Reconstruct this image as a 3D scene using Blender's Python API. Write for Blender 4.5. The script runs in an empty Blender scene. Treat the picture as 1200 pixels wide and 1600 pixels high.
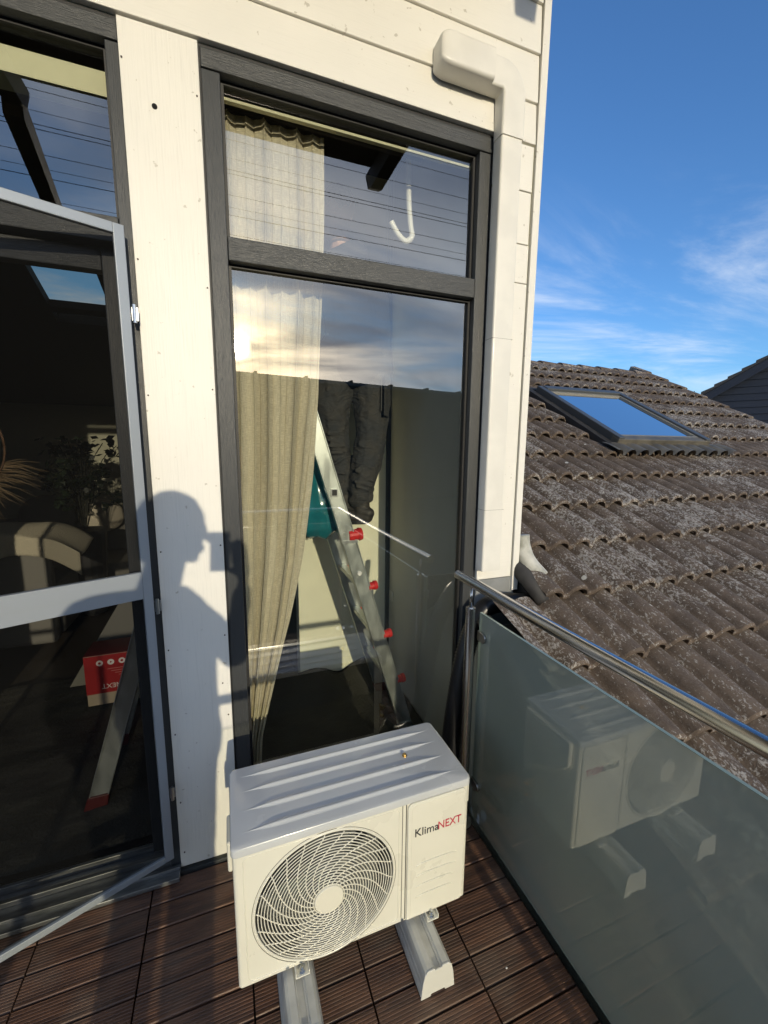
import bpy, bmesh, math, random
from mathutils import Vector, Matrix, noise
random.seed(7)
S = bpy.context.scene
COL = S.collection
PI = math.pi
R = math.radians

# ------------------------------------------------------------------ camera
cam_d = bpy.data.cameras.new('camera')
cam = bpy.data.objects.new('camera', cam_d); COL.objects.link(cam); S.camera = cam
cam_d.sensor_fit = 'HORIZONTAL'; cam_d.sensor_width = 36; cam_d.lens = 19.5
cam_d.clip_start = 0.01; cam_d.clip_end = 2000
right = Vector((0.93610, -0.35163, 0.00826)); up = Vector((0.04613, 0.14604, 0.98820)); fwd = Vector((0.34869, 0.92468, -0.15293))
M = Matrix((( right.x, up.x, -fwd.x), (right.y, up.y, -fwd.y), (right.z, up.z, -fwd.z))).to_4x4()
M.translation = Vector((0, -1.66, 1.73)); cam.matrix_world = M
S.render.resolution_x = 768; S.render.resolution_y = 1024

# ------------------------------------------------------------------ sun + sky
sun_dir = Vector((0.029, -1.0, 0.216)).normalized()          # from the scene towards the sun
sd = bpy.data.lights.new('sun', 'SUN'); sd.energy = 2.8; sd.angle = R(0.55); sd.color = (1.0, 0.885, 0.67)
sun = bpy.data.objects.new('sun', sd); COL.objects.link(sun)
sun.rotation_euler = sun_dir.to_track_quat('Z', 'Y').to_euler()
W = bpy.data.worlds.new('World'); S.world = W; W.use_nodes = True
nt = W.node_tree; nt.nodes.clear()
def N(t, typ, **kw):
    n = t.nodes.new(typ)
    for k, v in kw.items():
        if k.startswith('i_'): n.inputs[k[2:].replace('_', ' ')].default_value = v
        else: setattr(n, k, v)
    return n
def L(t, a, b): t.links.new(a, b)
def math_(t, op, a, b=None, clamp=False):
    n = t.nodes.new('ShaderNodeMath'); n.operation = op; n.use_clamp = clamp
    for i, v in enumerate((a, b)):
        if v is None: continue
        if isinstance(v, (int, float)): n.inputs[i].default_value = v
        else: t.links.new(v, n.inputs[i])
    return n.outputs[0]
def maprange(t, v, a, b, c=0.0, d=1.0, smooth=True):
    n = t.nodes.new('ShaderNodeMapRange'); n.interpolation_type = 'SMOOTHSTEP' if smooth else 'LINEAR'
    t.links.new(v, n.inputs[0])
    for i, x in enumerate((a, b, c, d)): n.inputs[i+1].default_value = x
    return n.outputs[0]
def mixc(t, f, a, b, mode='MIX'):
    n = t.nodes.new('ShaderNodeMix'); n.data_type = 'RGBA'; n.blend_type = mode
    if isinstance(f, (int, float)): n.inputs[0].default_value = f
    else: t.links.new(f, n.inputs[0])
    for i, v in ((6, a), (7, b)):
        if isinstance(v, (tuple, list)): n.inputs[i].default_value = (*v[:3], 1)
        else: t.links.new(v, n.inputs[i])
    return n.outputs[2]
sky = N(nt, 'ShaderNodeTexSky', sky_type='NISHITA', sun_disc=False, altitude=200, air_density=1.0, dust_density=0.6, ozone_density=2.2)
sky.sun_elevation = math.asin(sun_dir.z); sky.sun_rotation = math.atan2(sun_dir.x, sun_dir.y)
tc = N(nt, 'ShaderNodeTexCoord'); sep = N(nt, 'ShaderNodeSeparateXYZ'); L(nt, tc.outputs['Generated'], sep.inputs[0])
zz = math_(nt, 'ADD', math_(nt, 'MAXIMUM', sep.outputs[2], 0.0), 0.16)
px = math_(nt, 'DIVIDE', sep.outputs[0], zz); py = math_(nt, 'DIVIDE', sep.outputs[1], zz)
cmb = N(nt, 'ShaderNodeCombineXYZ'); L(nt, px, cmb.inputs[0]); L(nt, py, cmb.inputs[1])
# heavy broken cloud on the sun's side
mp = N(nt, 'ShaderNodeMapping'); L(nt, cmb.outputs[0], mp.inputs[0]); mp.inputs['Scale'].default_value = (0.55, 1.0, 1); mp.inputs['Location'].default_value = (1.7, 3.1, 0)
n1 = N(nt, 'ShaderNodeTexNoise'); n1.inputs['Scale'].default_value = 0.85; n1.inputs['Detail'].default_value = 9; n1.inputs['Roughness'].default_value = 0.58; n1.inputs['Distortion'].default_value = 0.5; L(nt, mp.outputs[0], n1.inputs['Vector'])
n1b = N(nt, 'ShaderNodeTexNoise'); n1b.inputs['Scale'].default_value = 1.5; n1b.inputs['Detail'].default_value = 8; n1b.inputs['Distortion'].default_value = 0.9; L(nt, mp.outputs[0], n1b.inputs['Vector'])
back = maprange(nt, sep.outputs[1], 0.10, -0.35)
low = maprange(nt, sep.outputs[2], 0.75, 0.30, 0.45, 1.0)
heavy = math_(nt, 'MULTIPLY', math_(nt, 'MULTIPLY', maprange(nt, n1.outputs[0], 0.30, 0.54), back), low)
dot = N(nt, 'ShaderNodeVectorMath', operation='DOT_PRODUCT'); L(nt, tc.outputs['Generated'], dot.inputs[0]); dot.inputs[1].default_value = sun_dir
dpos = math_(nt, 'MAXIMUM', dot.outputs['Value'], 0.0)
glow = math_(nt, 'POWER', dpos, 22.0); glow2 = math_(nt, 'POWER', dpos, 140.0); glow3 = math_(nt, 'POWER', dpos, 9000.0)
cshade = math_(nt, 'MULTIPLY', maprange(nt, n1b.outputs[0], 0.35, 0.68, 0.12, 1.0), maprange(nt, sep.outputs[2], 0.62, 0.30, 0.55, 1.0))
ccol = mixc(nt, cshade, (3.4, 4.1, 5.6), (10.6, 12.0, 14.0))
gcol = mixc(nt, 1.0, mixc(nt, 1.0, (0, 0, 0), (25, 18.5, 9.5), 'ADD'), (1, 1, 1), 'MULTIPLY')
cl = N(nt, 'ShaderNodeVectorMath', operation='SCALE'); L(nt, gcol, cl.inputs[0]); L(nt, math_(nt, 'MULTIPLY', math_(nt, 'ADD', glow, math_(nt, 'MULTIPLY', glow2, 2.0)), cshade), cl.inputs['Scale'])
ccol2 = mixc(nt, 1.0, ccol, cl.outputs[0], 'ADD')
base = mixc(nt, heavy, mixc(nt, 1.0, sky.outputs[0], (0.80, 1.25, 1.75), 'MULTIPLY'), ccol2)
# thin cirrus on the far side
mp2 = N(nt, 'ShaderNodeMapping'); L(nt, cmb.outputs[0], mp2.inputs[0]); mp2.inputs['Rotation'].default_value = (0, 0, R(38)); mp2.inputs['Scale'].default_value = (0.8, 1.35, 1); mp2.inputs['Location'].default_value = (1.05, 0.75, 0)
n2 = N(nt, 'ShaderNodeTexNoise'); n2.inputs['Scale'].default_value = 0.75; n2.inputs['Detail'].default_value = 10; n2.inputs['Roughness'].default_value = 0.62; n2.inputs['Distortion'].default_value = 1.1; L(nt, mp2.outputs[0], n2.inputs['Vector'])
front = maprange(nt, sep.outputs[1], -0.1, 0.2)
band = math_(nt, 'MULTIPLY', maprange(nt, sep.outputs[2], 0.08, 0.16), maprange(nt, sep.outputs[2], 0.50, 0.30))
cir = math_(nt, 'MULTIPLY', math_(nt, 'MULTIPLY', maprange(nt, n2.outputs[0], 0.42, 0.78, 0, 0.85), front), band)
base2 = mixc(nt, cir, base, (7.8, 8.2, 8.6))
g3 = N(nt, 'ShaderNodeVectorMath', operation='SCALE'); g3.inputs[0].default_value = (1500, 1250, 850); L(nt, glow3, g3.inputs['Scale'])
base3 = mixc(nt, 1.0, base2, g3.outputs[0], 'ADD')
bg = N(nt, 'ShaderNodeBackground'); bg.inputs['Strength'].default_value = 0.13; L(nt, base3, bg.inputs[0])
wo = N(nt, 'ShaderNodeOutputWorld'); L(nt, bg.outputs[0], wo.inputs[0])
S.view_settings.view_transform = 'Standard'; S.view_settings.look = 'None'; S.view_settings.exposure = 0.0; S.view_settings.gamma = 1.0
S.render.engine = 'CYCLES'
S.cycles.max_bounces = 10; S.cycles.transparent_max_bounces = 16; S.cycles.glossy_bounces = 5; S.cycles.transmission_bounces = 6

# ------------------------------------------------------------------ materials
def mat(name, col, rough=0.5, metal=0.0, var=0.0, vscale=8.0, bump=0.0, bscale=60.0, stretch=(1, 1, 1), col2=None, coat=0.0, spec=0.5, bdist=0.002):
    m = bpy.data.materials.new(name); m.use_nodes = True; t = m.node_tree; p = t.nodes['Principled BSDF']
    p.inputs['Base Color'].default_value = (*col, 1); p.inputs['Roughness'].default_value = rough; p.inputs['Metallic'].default_value = metal
    p.inputs['Coat Weight'].default_value = coat; p.inputs['Coat Roughness'].default_value = 0.08; p.inputs['Specular IOR Level'].default_value = spec
    c = N(t, 'ShaderNodeTexCoord'); mpn = N(t, 'ShaderNodeMapping'); mpn.inputs['Scale'].default_value = stretch; L(t, c.outputs['Object'], mpn.inputs[0])
    if var > 0:
        n = N(t, 'ShaderNodeTexNoise'); n.inputs['Scale'].default_value = vscale; n.inputs['Detail'].default_value = 6; L(t, mpn.outputs[0], n.inputs['Vector'])
        c2 = col2 if col2 else tuple(x*(1-var) for x in col)
        L(t, mixc(t, maprange(t, n.outputs[0], 0.35, 0.65), c2, col), p.inputs['Base Color'])
        L(t, maprange(t, n.outputs[0], 0.3, 0.7, max(0.03, rough-0.06), min(1, rough+0.08)), p.inputs['Roughness'])
    if bump > 0:
        n = N(t, 'ShaderNodeTexNoise'); n.inputs['Scale'].default_value = bscale; n.inputs['Detail'].default_value = 5; L(t, mpn.outputs[0], n.inputs['Vector'])
        b = N(t, 'ShaderNodeBump'); b.inputs['Strength'].default_value = bump; b.inputs['Distance'].default_value = bdist; L(t, n.outputs[0], b.inputs['Height']); L(t, b.outputs[0], p.inputs['Normal'])
    return m
def painted_wood(name, col, dirt, grain=0.25, sc=(40, 40, 1.5), stains=(0.4, 0.36, 0.28), rough=0.45, coat=0.0):
    m = bpy.data.materials.new(name); m.use_nodes = True; t = m.node_tree; p = t.nodes['Principled BSDF']; p.inputs['Roughness'].default_value = rough; p.inputs['Coat Weight'].default_value = coat
    c = N(t, 'ShaderNodeTexCoord'); mpn = N(t, 'ShaderNodeMapping'); mpn.inputs['Scale'].default_value = sc; L(t, c.outputs['Object'], mpn.inputs[0])
    g = N(t, 'ShaderNodeTexNoise'); g.inputs['Scale'].default_value = 6; g.inputs['Detail'].default_value = 6; g.inputs['Roughness'].default_value = 0.65; L(t, mpn.outputs[0], g.inputs['Vector'])
    lg = N(t, 'ShaderNodeTexNoise'); lg.inputs['Scale'].default_value = 2.5; lg.inputs['Detail'].default_value = 5; L(t, c.outputs['Object'], lg.inputs['Vector'])
    v = N(t, 'ShaderNodeTexNoise'); v.inputs['Scale'].default_value = 38; v.inputs['Detail'].default_value = 3; L(t, c.outputs['Object'], v.inputs['Vector'])
    v2 = N(t, 'ShaderNodeTexNoise'); v2.inputs['Scale'].default_value = 11; v2.inputs['Detail'].default_value = 8; v2.inputs['Roughness'].default_value = 0.7; L(t, c.outputs['Object'], v2.inputs['Vector'])
    spots = math_(t, 'MAXIMUM', maprange(t, v.outputs[0], 0.685, 0.74, 0, dirt), maprange(t, v2.outputs[0], 0.66, 0.86, 0, dirt*0.25))
    a = mixc(t, maprange(t, lg.outputs[0], 0.3, 0.7, 0, 1), tuple(x*0.955 for x in col), col)
    bcol = mixc(t, maprange(t, g.outputs[0], 0.50, 0.75, 0, grain*0.5), a, tuple(x*0.6 for x in col))
    L(t, mixc(t, spots, bcol, stains), p.inputs['Base Color'])
    b = N(t, 'ShaderNodeBump'); b.inputs['Strength'].default_value = grain; b.inputs['Distance'].default_value = 0.002; L(t, g.outputs[0], b.inputs['Height']); L(t, b.outputs[0], p.inputs['Normal'])
    return m
def schlick(t):
    lw = N(t, 'ShaderNodeLayerWeight'); lw.inputs[0].default_value = 0.5
    return math_(t, 'ADD', 0.04, math_(t, 'MULTIPLY', math_(t, 'POWER', lw.outputs['Facing'], 5.0), 0.96))
def glass_mat(name, tint, strength, rough=0.0):
    m = bpy.data.materials.new(name); m.use_nodes = True; t = m.node_tree; t.nodes.clear()
    tr = N(t, 'ShaderNodeBsdfTransparent'); tr.inputs[0].default_value = (*tint, 1)
    gl = N(t, 'ShaderNodeBsdfGlossy'); gl.inputs['Roughness'].default_value = rough; gl.inputs[0].default_value = (1, 1, 1, 1)
    f = math_(t, 'MULTIPLY', schlick(t), strength, clamp=True)
    mx = N(t, 'ShaderNodeMixShader'); L(t, f, mx.inputs[0]); L(t, tr.outputs[0], mx.inputs[1]); L(t, gl.outputs[0], mx.inputs[2])
    o = N(t, 'ShaderNodeOutputMaterial'); L(t, mx.outputs[0], o.inputs[0]); return m
WHITE = painted_wood('white_paint_vertical', (0.80, 0.775, 0.70), 0.6, 0.38, (30, 30, 1.0))
WHITE_H = painted_wood('white_paint_boards', (0.80, 0.775, 0.70), 0.6, 0.25, (1.5, 40, 40))
DARKF = painted_wood('anthracite_paint_vertical', (0.046, 0.049, 0.050), 0.0, 0.9, (60, 60, 2.2), rough=0.42)
DARKFH = painted_wood('anthracite_paint_horizontal', (0.046, 0.049, 0.050), 0.0, 0.9, (2.2, 60, 60), rough=0.42)
BLACKG = mat('black_gasket', (0.012, 0.012, 0.013), 0.55)
PVC = mat('white_plastic_duct', (0.78, 0.755, 0.68), 0.38, var=0.06, vscale=9, coat=0.12)
ACW = mat('ivory_coated_steel', (0.80, 0.775, 0.69), 0.30, var=0.035, vscale=6, coat=0.25, bump=0.05, bscale=500)
ACTOP = mat('shade_grey_lid', (0.60, 0.61, 0.63), 0.20, var=0.03, vscale=5, coat=0.35)  # greyer and bluer than the casing: shade on the top put into its colour
GRILLE = mat('ivory_plastic_grille', (0.78, 0.75, 0.66), 0.35)
FAN = mat('grey_plastic_fan', (0.13, 0.135, 0.13), 0.4)
DARKIN = mat('dark_metal_inside', (0.03, 0.03, 0.03), 0.7)
FINS = mat('aluminium_fins', (0.10, 0.105, 0.105), 0.45, 0.6)
BRASS = mat('brass', (0.75, 0.48, 0.16), 0.25, 1.0)
ZINC = mat('zinc_plated_steel', (0.62, 0.64, 0.66), 0.28, 1.0)
STEEL = mat('brushed_stainless_steel', (0.60, 0.585, 0.56), 0.22, 1.0)
ALU = mat('powder_coated_aluminium', (0.34, 0.37, 0.40), 0.33, 0.25)
GALV = mat('galvanised_aluminium', (0.50, 0.53, 0.51), 0.34, 0.75, var=0.2, vscale=22, stretch=(1, 1, 0.4))
REDP = mat('red_plastic', (0.62, 0.02, 0.018), 0.35)
REDD = mat('dark_red_plastic', (0.07, 0.006, 0.006), 0.5)
BLKRUB = mat('black_rubber', (0.010, 0.010, 0.011), 0.36)
BEAMP = mat('pale_plastic_support', (0.62, 0.61, 0.57), 0.42, var=0.14, vscale=18, bump=0.1, bscale=90)
TXTK = mat('black_print', (0.025, 0.025, 0.035), 0.4)
TXTR = mat('red_print', (0.55, 0.02, 0.06), 0.4)
TXTW = mat('white_print', (0.75, 0.73, 0.7), 0.5)
TXTY = mat('yellow_print', (0.75, 0.55, 0.05), 0.5)
GLASS = glass_mat('double_glazing', (0.965, 0.98, 0.93), 4.6)
GLASS_R = glass_mat('roof_window_glass', (0.25, 0.3, 0.34), 5.5)
GLASS_F = glass_mat('clear_balustrade_glass', (0.97, 0.98, 0.90), 1.2)
DECKM = mat('wood_composite', (0.165, 0.082, 0.048), 0.45, var=0.35, vscale=14, bump=0.35, bscale=180, stretch=(0.4, 3, 3), col2=(0.085, 0.045, 0.030))
TARP = mat('dark_cover_fleece', (0.050, 0.048, 0.040), 0.75, var=0.4, vscale=4, bump=0.8, bscale=70, bdist=0.006)
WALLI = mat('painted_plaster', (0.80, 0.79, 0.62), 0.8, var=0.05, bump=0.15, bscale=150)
WALLG = mat('shade_grey_plaster', (0.50, 0.50, 0.45), 0.6, var=0.05, bump=0.1, bscale=120)  # grey carries the shade of the side wall next to the sunlit plaster
DARKWD = mat('dark_stained_wood', (0.035, 0.027, 0.02), 0.6, var=0.3, vscale=5, stretch=(1, 8, 8))
CREAMB = mat('cream_painted_beam', (0.62, 0.60, 0.42), 0.6, var=0.1)

def curtain_mat():
    m = bpy.data.materials.new('linen_weave'); m.use_nodes = True; t = m.node_tree; t.nodes.clear()
    c = N(t, 'ShaderNodeTexCoord')
    def weave(s):
        mpn = N(t, 'ShaderNodeMapping'); mpn.inputs['Scale'].default_value = s; L(t, c.outputs['UV'], mpn.inputs[0])
        n = N(t, 'ShaderNodeTexNoise'); n.inputs['Scale'].default_value = 1; n.inputs['Detail'].default_value = 3; L(t, mpn.outputs[0], n.inputs['Vector']); return n.outputs[0]
    a = weave((330, 26, 1)); b = weave((30, 380, 1))
    w = maprange(t, math_(t, 'ADD', a, b), 0.85, 1.2)
    col = mixc(t, w, (0.66, 0.60, 0.46), (0.84, 0.78, 0.62))
    d = N(t, 'ShaderNodeBsdfDiffuse'); L(t, col, d.inputs[0]); tl = N(t, 'ShaderNodeBsdfTranslucent'); L(t, col, tl.inputs[0])
    bp = N(t, 'ShaderNodeBump'); bp.inputs['Strength'].default_value = 0.3; bp.inputs['Distance'].default_value = 0.001; L(t, w, bp.inputs['Height']); L(t, bp.outputs[0], d.inputs['Normal'])
    mx = N(t, 'ShaderNodeMixShader'); mx.inputs[0].default_value = 0.33; L(t, d.outputs[0], mx.inputs[1]); L(t, tl.outputs[0], mx.inputs[2])
    o = N(t, 'ShaderNodeOutputMaterial'); L(t, mx.outputs[0], o.inputs[0]); return m
LINEN = curtain_mat()
def frosted_mat():
    m = bpy.data.materials.new('frosted_green_glass'); m.use_nodes = True; t = m.node_tree; t.nodes.clear()
    c = N(t, 'ShaderNodeTexCoord')
    n = N(t, 'ShaderNodeTexNoise'); n.inputs['Scale'].default_value = 3.0; n.inputs['Detail'].default_value = 7; L(t, c.outputs['Object'], n.inputs['Vector'])
    n2 = N(t, 'ShaderNodeTexNoise'); n2.inputs['Scale'].default_value = 240; n2.inputs['Detail'].default_value = 2; L(t, c.outputs['Object'], n2.inputs['Vector'])
    dust = math_(t, 'ADD', maprange(t, n.outputs[0], 0.35, 0.7, 0, 0.12), maprange(t, n2.outputs[0], 0.66, 0.72, 0, 0.12))
    rf = N(t, 'ShaderNodeBsdfRefraction'); rf.inputs['IOR'].default_value = 1.01; rf.inputs['Roughness'].default_value = 0.62; rf.inputs[0].default_value = (0.66, 0.72, 0.60, 1)
    tl = N(t, 'ShaderNodeBsdfTranslucent'); tl.inputs[0].default_value = (0.42, 0.47, 0.41, 1)
    df = N(t, 'ShaderNodeBsdfDiffuse'); L(t, mixc(t, dust, (0.37, 0.42, 0.36), (0.50, 0.52, 0.46)), df.inputs[0])
    m1 = N(t, 'ShaderNodeMixShader'); m1.inputs[0].default_value = 0.35; L(t, rf.outputs[0], m1.inputs[1]); L(t, tl.outputs[0], m1.inputs[2])
    m2 = N(t, 'ShaderNodeMixShader'); m2.inputs[0].default_value = 0.66; L(t, m1.outputs[0], m2.inputs[1]); L(t, df.outputs[0], m2.inputs[2])
    gl = N(t, 'ShaderNodeBsdfGlossy'); gl.inputs['Roughness'].default_value = 0.012
    m3 = N(t, 'ShaderNodeMixShader'); L(t, math_(t, 'MULTIPLY', schlick(t), 3.3, clamp=True), m3.inputs[0]); L(t, m2.outputs[0], m3.inputs[1]); L(t, gl.outputs[0], m3.inputs[2])
    o = N(t, 'ShaderNodeOutputMaterial'); L(t, m3.outputs[0], o.inputs[0]); return m
FROST = frosted_mat()
def screen_mat():
    m = bpy.data.materials.new('fly_mesh'); m.use_nodes = True; t = m.node_tree; t.nodes.clear()
    c = N(t, 'ShaderNodeTexCoord'); 
    tr = N(t, 'ShaderNodeBsdfTransparent'); df = N(t, 'ShaderNodeBsdfDiffuse'); df.inputs[0].default_value = (0.008, 0.008, 0.008, 1)
    mx = N(t, 'ShaderNodeMixShader'); mx.inputs[0].default_value = 0.50; L(t, tr.outputs[0], mx.inputs[1]); L(t, df.outputs[0], mx.inputs[2])
    o = N(t, 'ShaderNodeOutputMaterial'); L(t, mx.outputs[0], o.inputs[0]); return m
MESH = screen_mat()
def tile_mat():
    m = bpy.data.materials.new('weathered_concrete_tile'); m.use_nodes = True; t = m.node_tree; p = t.nodes['Principled BSDF']; p.inputs['Roughness'].default_value = 0.85
    c = N(t, 'ShaderNodeTexCoord')
    def nz(scale, detail=5, st=(1, 1, 1), rough=0.6, dist=0.0):
        mpn = N(t, 'ShaderNodeMapping'); mpn.inputs['Scale'].default_value = st; L(t, c.outputs['Object'], mpn.inputs[0])
        n = N(t, 'ShaderNodeTexNoise'); n.inputs['Scale'].default_value = scale; n.inputs['Detail'].default_value = detail; n.inputs['Roughness'].default_value = rough; n.inputs['Distortion'].default_value = dist; L(t, mpn.outputs[0], n.inputs['Vector']); return n.outputs[0]
    big = nz(1.6, 3); med = nz(9, 4); fine = nz(95, 5, (1, 0.6, 0.6), 0.75, 0.4); fine2 = nz(150, 3)
    base = mixc(t, maprange(t, med, 0.3, 0.7), (0.075, 0.053, 0.038), (0.145, 0.103, 0.072))
    base = mixc(t, maprange(t, fine2, 0.4, 0.7, 0, 0.5), base, (0.15, 0.125, 0.10))
    thr = math_(t, 'ADD', math_(t, 'MULTIPLY', maprange(t, big, 0.35, 0.65, 0, 1), 0.10), math_(t, 'MULTIPLY', maprange(t, med, 0.4, 0.65), 0.07))
    lich = maprange(t, math_(t, 'ADD', fine, thr), 0.615, 0.675)
    col = mixc(t, math_(t, 'MULTIPLY', lich, 0.85), base, (0.42, 0.39, 0.35))
    vo = N(t, 'ShaderNodeTexVoronoi'); vo.inputs['Scale'].default_value = 9; L(t, c.outputs['Object'], vo.inputs['Vector'])
    wob = math_(t, 'ADD', vo.outputs['Distance'], math_(t, 'MULTIPLY', fine, 0.12))
    sepc = N(t, 'ShaderNodeSeparateColor'); L(t, vo.outputs['Color'], sepc.inputs[0])
    rad = maprange(t, sepc.outputs[0], 0.55, 1.0, 0.0, 0.14, False)
    spot = math_(t, 'LESS_THAN', math_(t, 'SUBTRACT', wob, 0.06), rad)
    col = mixc(t, math_(t, 'MULTIPLY', spot, math_(t, 'GREATER_THAN', sepc.outputs[0], 0.80)), col, (0.55, 0.53, 0.47))
    L(t, col, p.inputs['Base Color'])
    b = N(t, 'ShaderNodeBump'); b.inputs['Strength'].default_value = 0.6; b.inputs['Distance'].default_value = 0.004; L(t, math_(t, 'ADD', fine2, math_(t, 'MULTIPLY', lich, 0.5)), b.inputs['Height']); L(t, b.outputs[0], p.inputs['Normal'])
    return m
TILE = tile_mat()

# ------------------------------------------------------------------ helpers
def tag(o, label=None, cat=None, group=None, kind=None):
    if label: o['label'] = label
    if cat: o['category'] = cat
    if group: o['group'] = group
    if kind: o['kind'] = kind
    return o
def empty(name, label=None, cat=None, loc=(0, 0, 0), group=None, kind=None):
    o = bpy.data.objects.new(name, None); COL.objects.link(o); o.location = loc; o.empty_display_size = 0.1
    return tag(o, label, cat, group, kind)
def obj(name, bm, m, parent=None, smooth=False, bevel=0.0, seg=2, recalc=True):
    me = bpy.data.meshes.new(name)
    if recalc: bmesh.ops.recalc_face_normals(bm, faces=bm.faces[:])
    bm.to_mesh(me); bm.free()
    if m: me.materials.append(m)
    if smooth:
        for p in me.polygons: p.use_smooth = True
    o = bpy.data.objects.new(name, me); COL.objects.link(o)
    if parent:
        o.parent = parent; q = parent; loc = Vector((0, 0, 0))
        while q: loc += q.location; q = q.parent
        o.location = -loc
    if bevel > 0:
        b = o.modifiers.new('bevel', 'BEVEL'); b.width = bevel; b.segments = seg; b.limit_method = 'ANGLE'; b.angle_limit = R(35)
        b.harden_normals = False
        for p in me.polygons: p.use_smooth = False
    return o
def nb(): return bmesh.new()
def bx(bm, x0, x1, y0, y1, z0, z1):
    v = [bm.verts.new(c) for c in ((x0, y0, z0), (x1, y0, z0), (x1, y1, z0), (x0, y1, z0), (x0, y0, z1), (x1, y0, z1), (x1, y1, z1), (x0, y1, z1))]
    for f in ((0, 3, 2, 1), (4, 5, 6, 7), (0, 1, 5, 4), (1, 2, 6, 5), (2, 3, 7, 6), (3, 0, 4, 7)): bm.faces.new([v[i] for i in f])
    return bm
def box(*a): return bx(nb(), *a)
def frame_of(d):
    d = Vector(d).normalized(); a = Vector((0, 0, 1)) if abs(d.z) < 0.9 else Vector((1, 0, 0))
    u = d.cross(a).normalized(); return u, d.cross(u).normalized()
def tube(bm, pts, r, seg=12, cap=True):
    pts = [Vector(p) for p in pts]; rings = []; u = None
    for i, p in enumerate(pts):
        d = (pts[min(i+1, len(pts)-1)] - pts[max(i-1, 0)]).normalized()
        if u is None: u, w = frame_of(d)
        else: u = (u - d*u.dot(d)).normalized(); w = d.cross(u)
        rr = r[i] if isinstance(r, (list, tuple)) else r
        rings.append([bm.verts.new(p + (u*math.cos(2*PI*k/seg) + w*math.sin(2*PI*k/seg))*rr) for k in range(seg)])
    for a, b in zip(rings, rings[1:]):
        for k in range(seg): bm.faces.new((a[k], a[(k+1) % seg], b[(k+1) % seg], b[k]))
    if cap: bm.faces.new(rings[0][::-1]); bm.faces.new(rings[-1])
    return bm
def prism(bm, pts, a, b, fn):
    """extrude 2-D polygon pts from a to b; fn(u,v,t)->xyz"""
    A = [bm.verts.new(fn(u, v, a)) for u, v in pts]; B = [bm.verts.new(fn(u, v, b)) for u, v in pts]
    n = len(pts)
    for k in range(n): bm.faces.new((A[k], A[(k+1) % n], B[(k+1) % n], B[k]))
    bm.faces.new(A[::-1]); bm.faces.new(B); return bm
def smooth_curve(pts, n=8):
    P = [Vector(p) for p in pts]; P = [P[0]*2-P[1]] + P + [P[-1]*2-P[-2]]; out = []
    for i in range(1, len(P)-2):
        for k in range(n):
            t = k/n; a, b, c, d = P[i-1:i+3]
            out.append(0.5*((2*b) + (c-a)*t + (2*a-5*b+4*c-d)*t*t + (3*b-a-3*c+d)*t**3))
    out.append(P[-2]); return out
def blob(bm, c, r, u=12, v=8, rot=None):
    c = Vector(c); rows = []
    for i in range(v+1):
        th = PI*i/v
        if i in (0, v): rows.append([bm.verts.new(c + (rot @ Vector((0, 0, r[2]*math.cos(th))) if rot else Vector((0, 0, r[2]*math.cos(th)))))])
        else:
            row = []
            for k in range(u):
                q = Vector((r[0]*math.sin(th)*math.cos(2*PI*k/u), r[1]*math.sin(th)*math.sin(2*PI*k/u), r[2]*math.cos(th)))
                row.append(bm.verts.new(c + (rot @ q if rot else q)))
            rows.append(row)
    for i in range(v):
        a, b = rows[i], rows[i+1]
        for k in range(u):
            if len(a) == 1: bm.faces.new((a[0], b[k], b[(k+1) % u]))
            elif len(b) == 1: bm.faces.new((a[k], b[0], a[(k+1) % u]))
            else: bm.faces.new((a[k], b[k], b[(k+1) % u], a[(k+1) % u]))
    return bm
def limb(bm, a, b, ra, rb, n=6):
    a, b = Vector(a), Vector(b); d = (b-a).normalized(); pts = []; rs = []
    for k in range(4): t = k/4; pts.append(a - d*ra*math.cos(t*PI/2)); rs.append(max(ra*math.sin(t*PI/2), 0.001))
    for k in range(n+1): t = k/n; pts.append(a.lerp(b, t)); rs.append(ra*(1-t)+rb*t)
    for k in range(1, 5): t = 1-k/4; pts.append(b + d*rb*math.cos(t*PI/2)); rs.append(max(rb*math.sin(t*PI/2), 0.001))
    tube(bm, pts, rs, 12)
def fuse(name, bm, m, parent, voxel, smooth=4, disp=None):
    o = obj(name, bm, m, parent, smooth=True, recalc=True)
    r = o.modifiers.new('fuse', 'REMESH'); r.mode = 'VOXEL'; r.voxel_size = voxel; r.use_smooth_shade = True
    s = o.modifiers.new('smooth', 'SMOOTH'); s.iterations = smooth; s.factor = 0.6
    if disp:
        tx = bpy.data.textures.new(name+'_folds', 'CLOUDS'); tx.noise_scale = disp[1]; tx.noise_depth = 2
        d = o.modifiers.new('folds', 'DISPLACE'); d.texture = tx; d.strength = disp[0]; d.mid_level = 0.5; d.texture_coords = 'LOCAL'
    return o
def text(name, body, size, m, parent, loc, rot, extrude=0.0006, align='LEFT', sx=1.0):
    cu = bpy.data.curves.new(name, 'FONT'); cu.body = body; cu.size = size; cu.extrude = extrude; cu.align_x = align
    tmp = bpy.data.objects.new(name, cu); COL.objects.link(tmp)
    dg = bpy.context.evaluated_depsgraph_get(); dg.update()
    me = bpy.data.meshes.new_from_object(tmp.evaluated_get(dg)); me.name = name
    bpy.data.objects.remove(tmp)
    me.materials.clear(); me.materials.append(m)
    MM = Matrix.Translation(loc) @ rot.to_matrix().to_4x4() @ Matrix.Diagonal((sx, 1, 1, 1)); me.transform(MM)
    o = bpy.data.objects.new(name, me); COL.objects.link(o)
    if parent:
        o.parent = parent; q = parent; l = Vector((0, 0, 0))
        while q: l += q.location; q = q.parent
        o.location = -l
    return o
from mathutils import Euler
E_FRONT = Euler((PI/2, 0, 0))                       # text facing -Y

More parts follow.
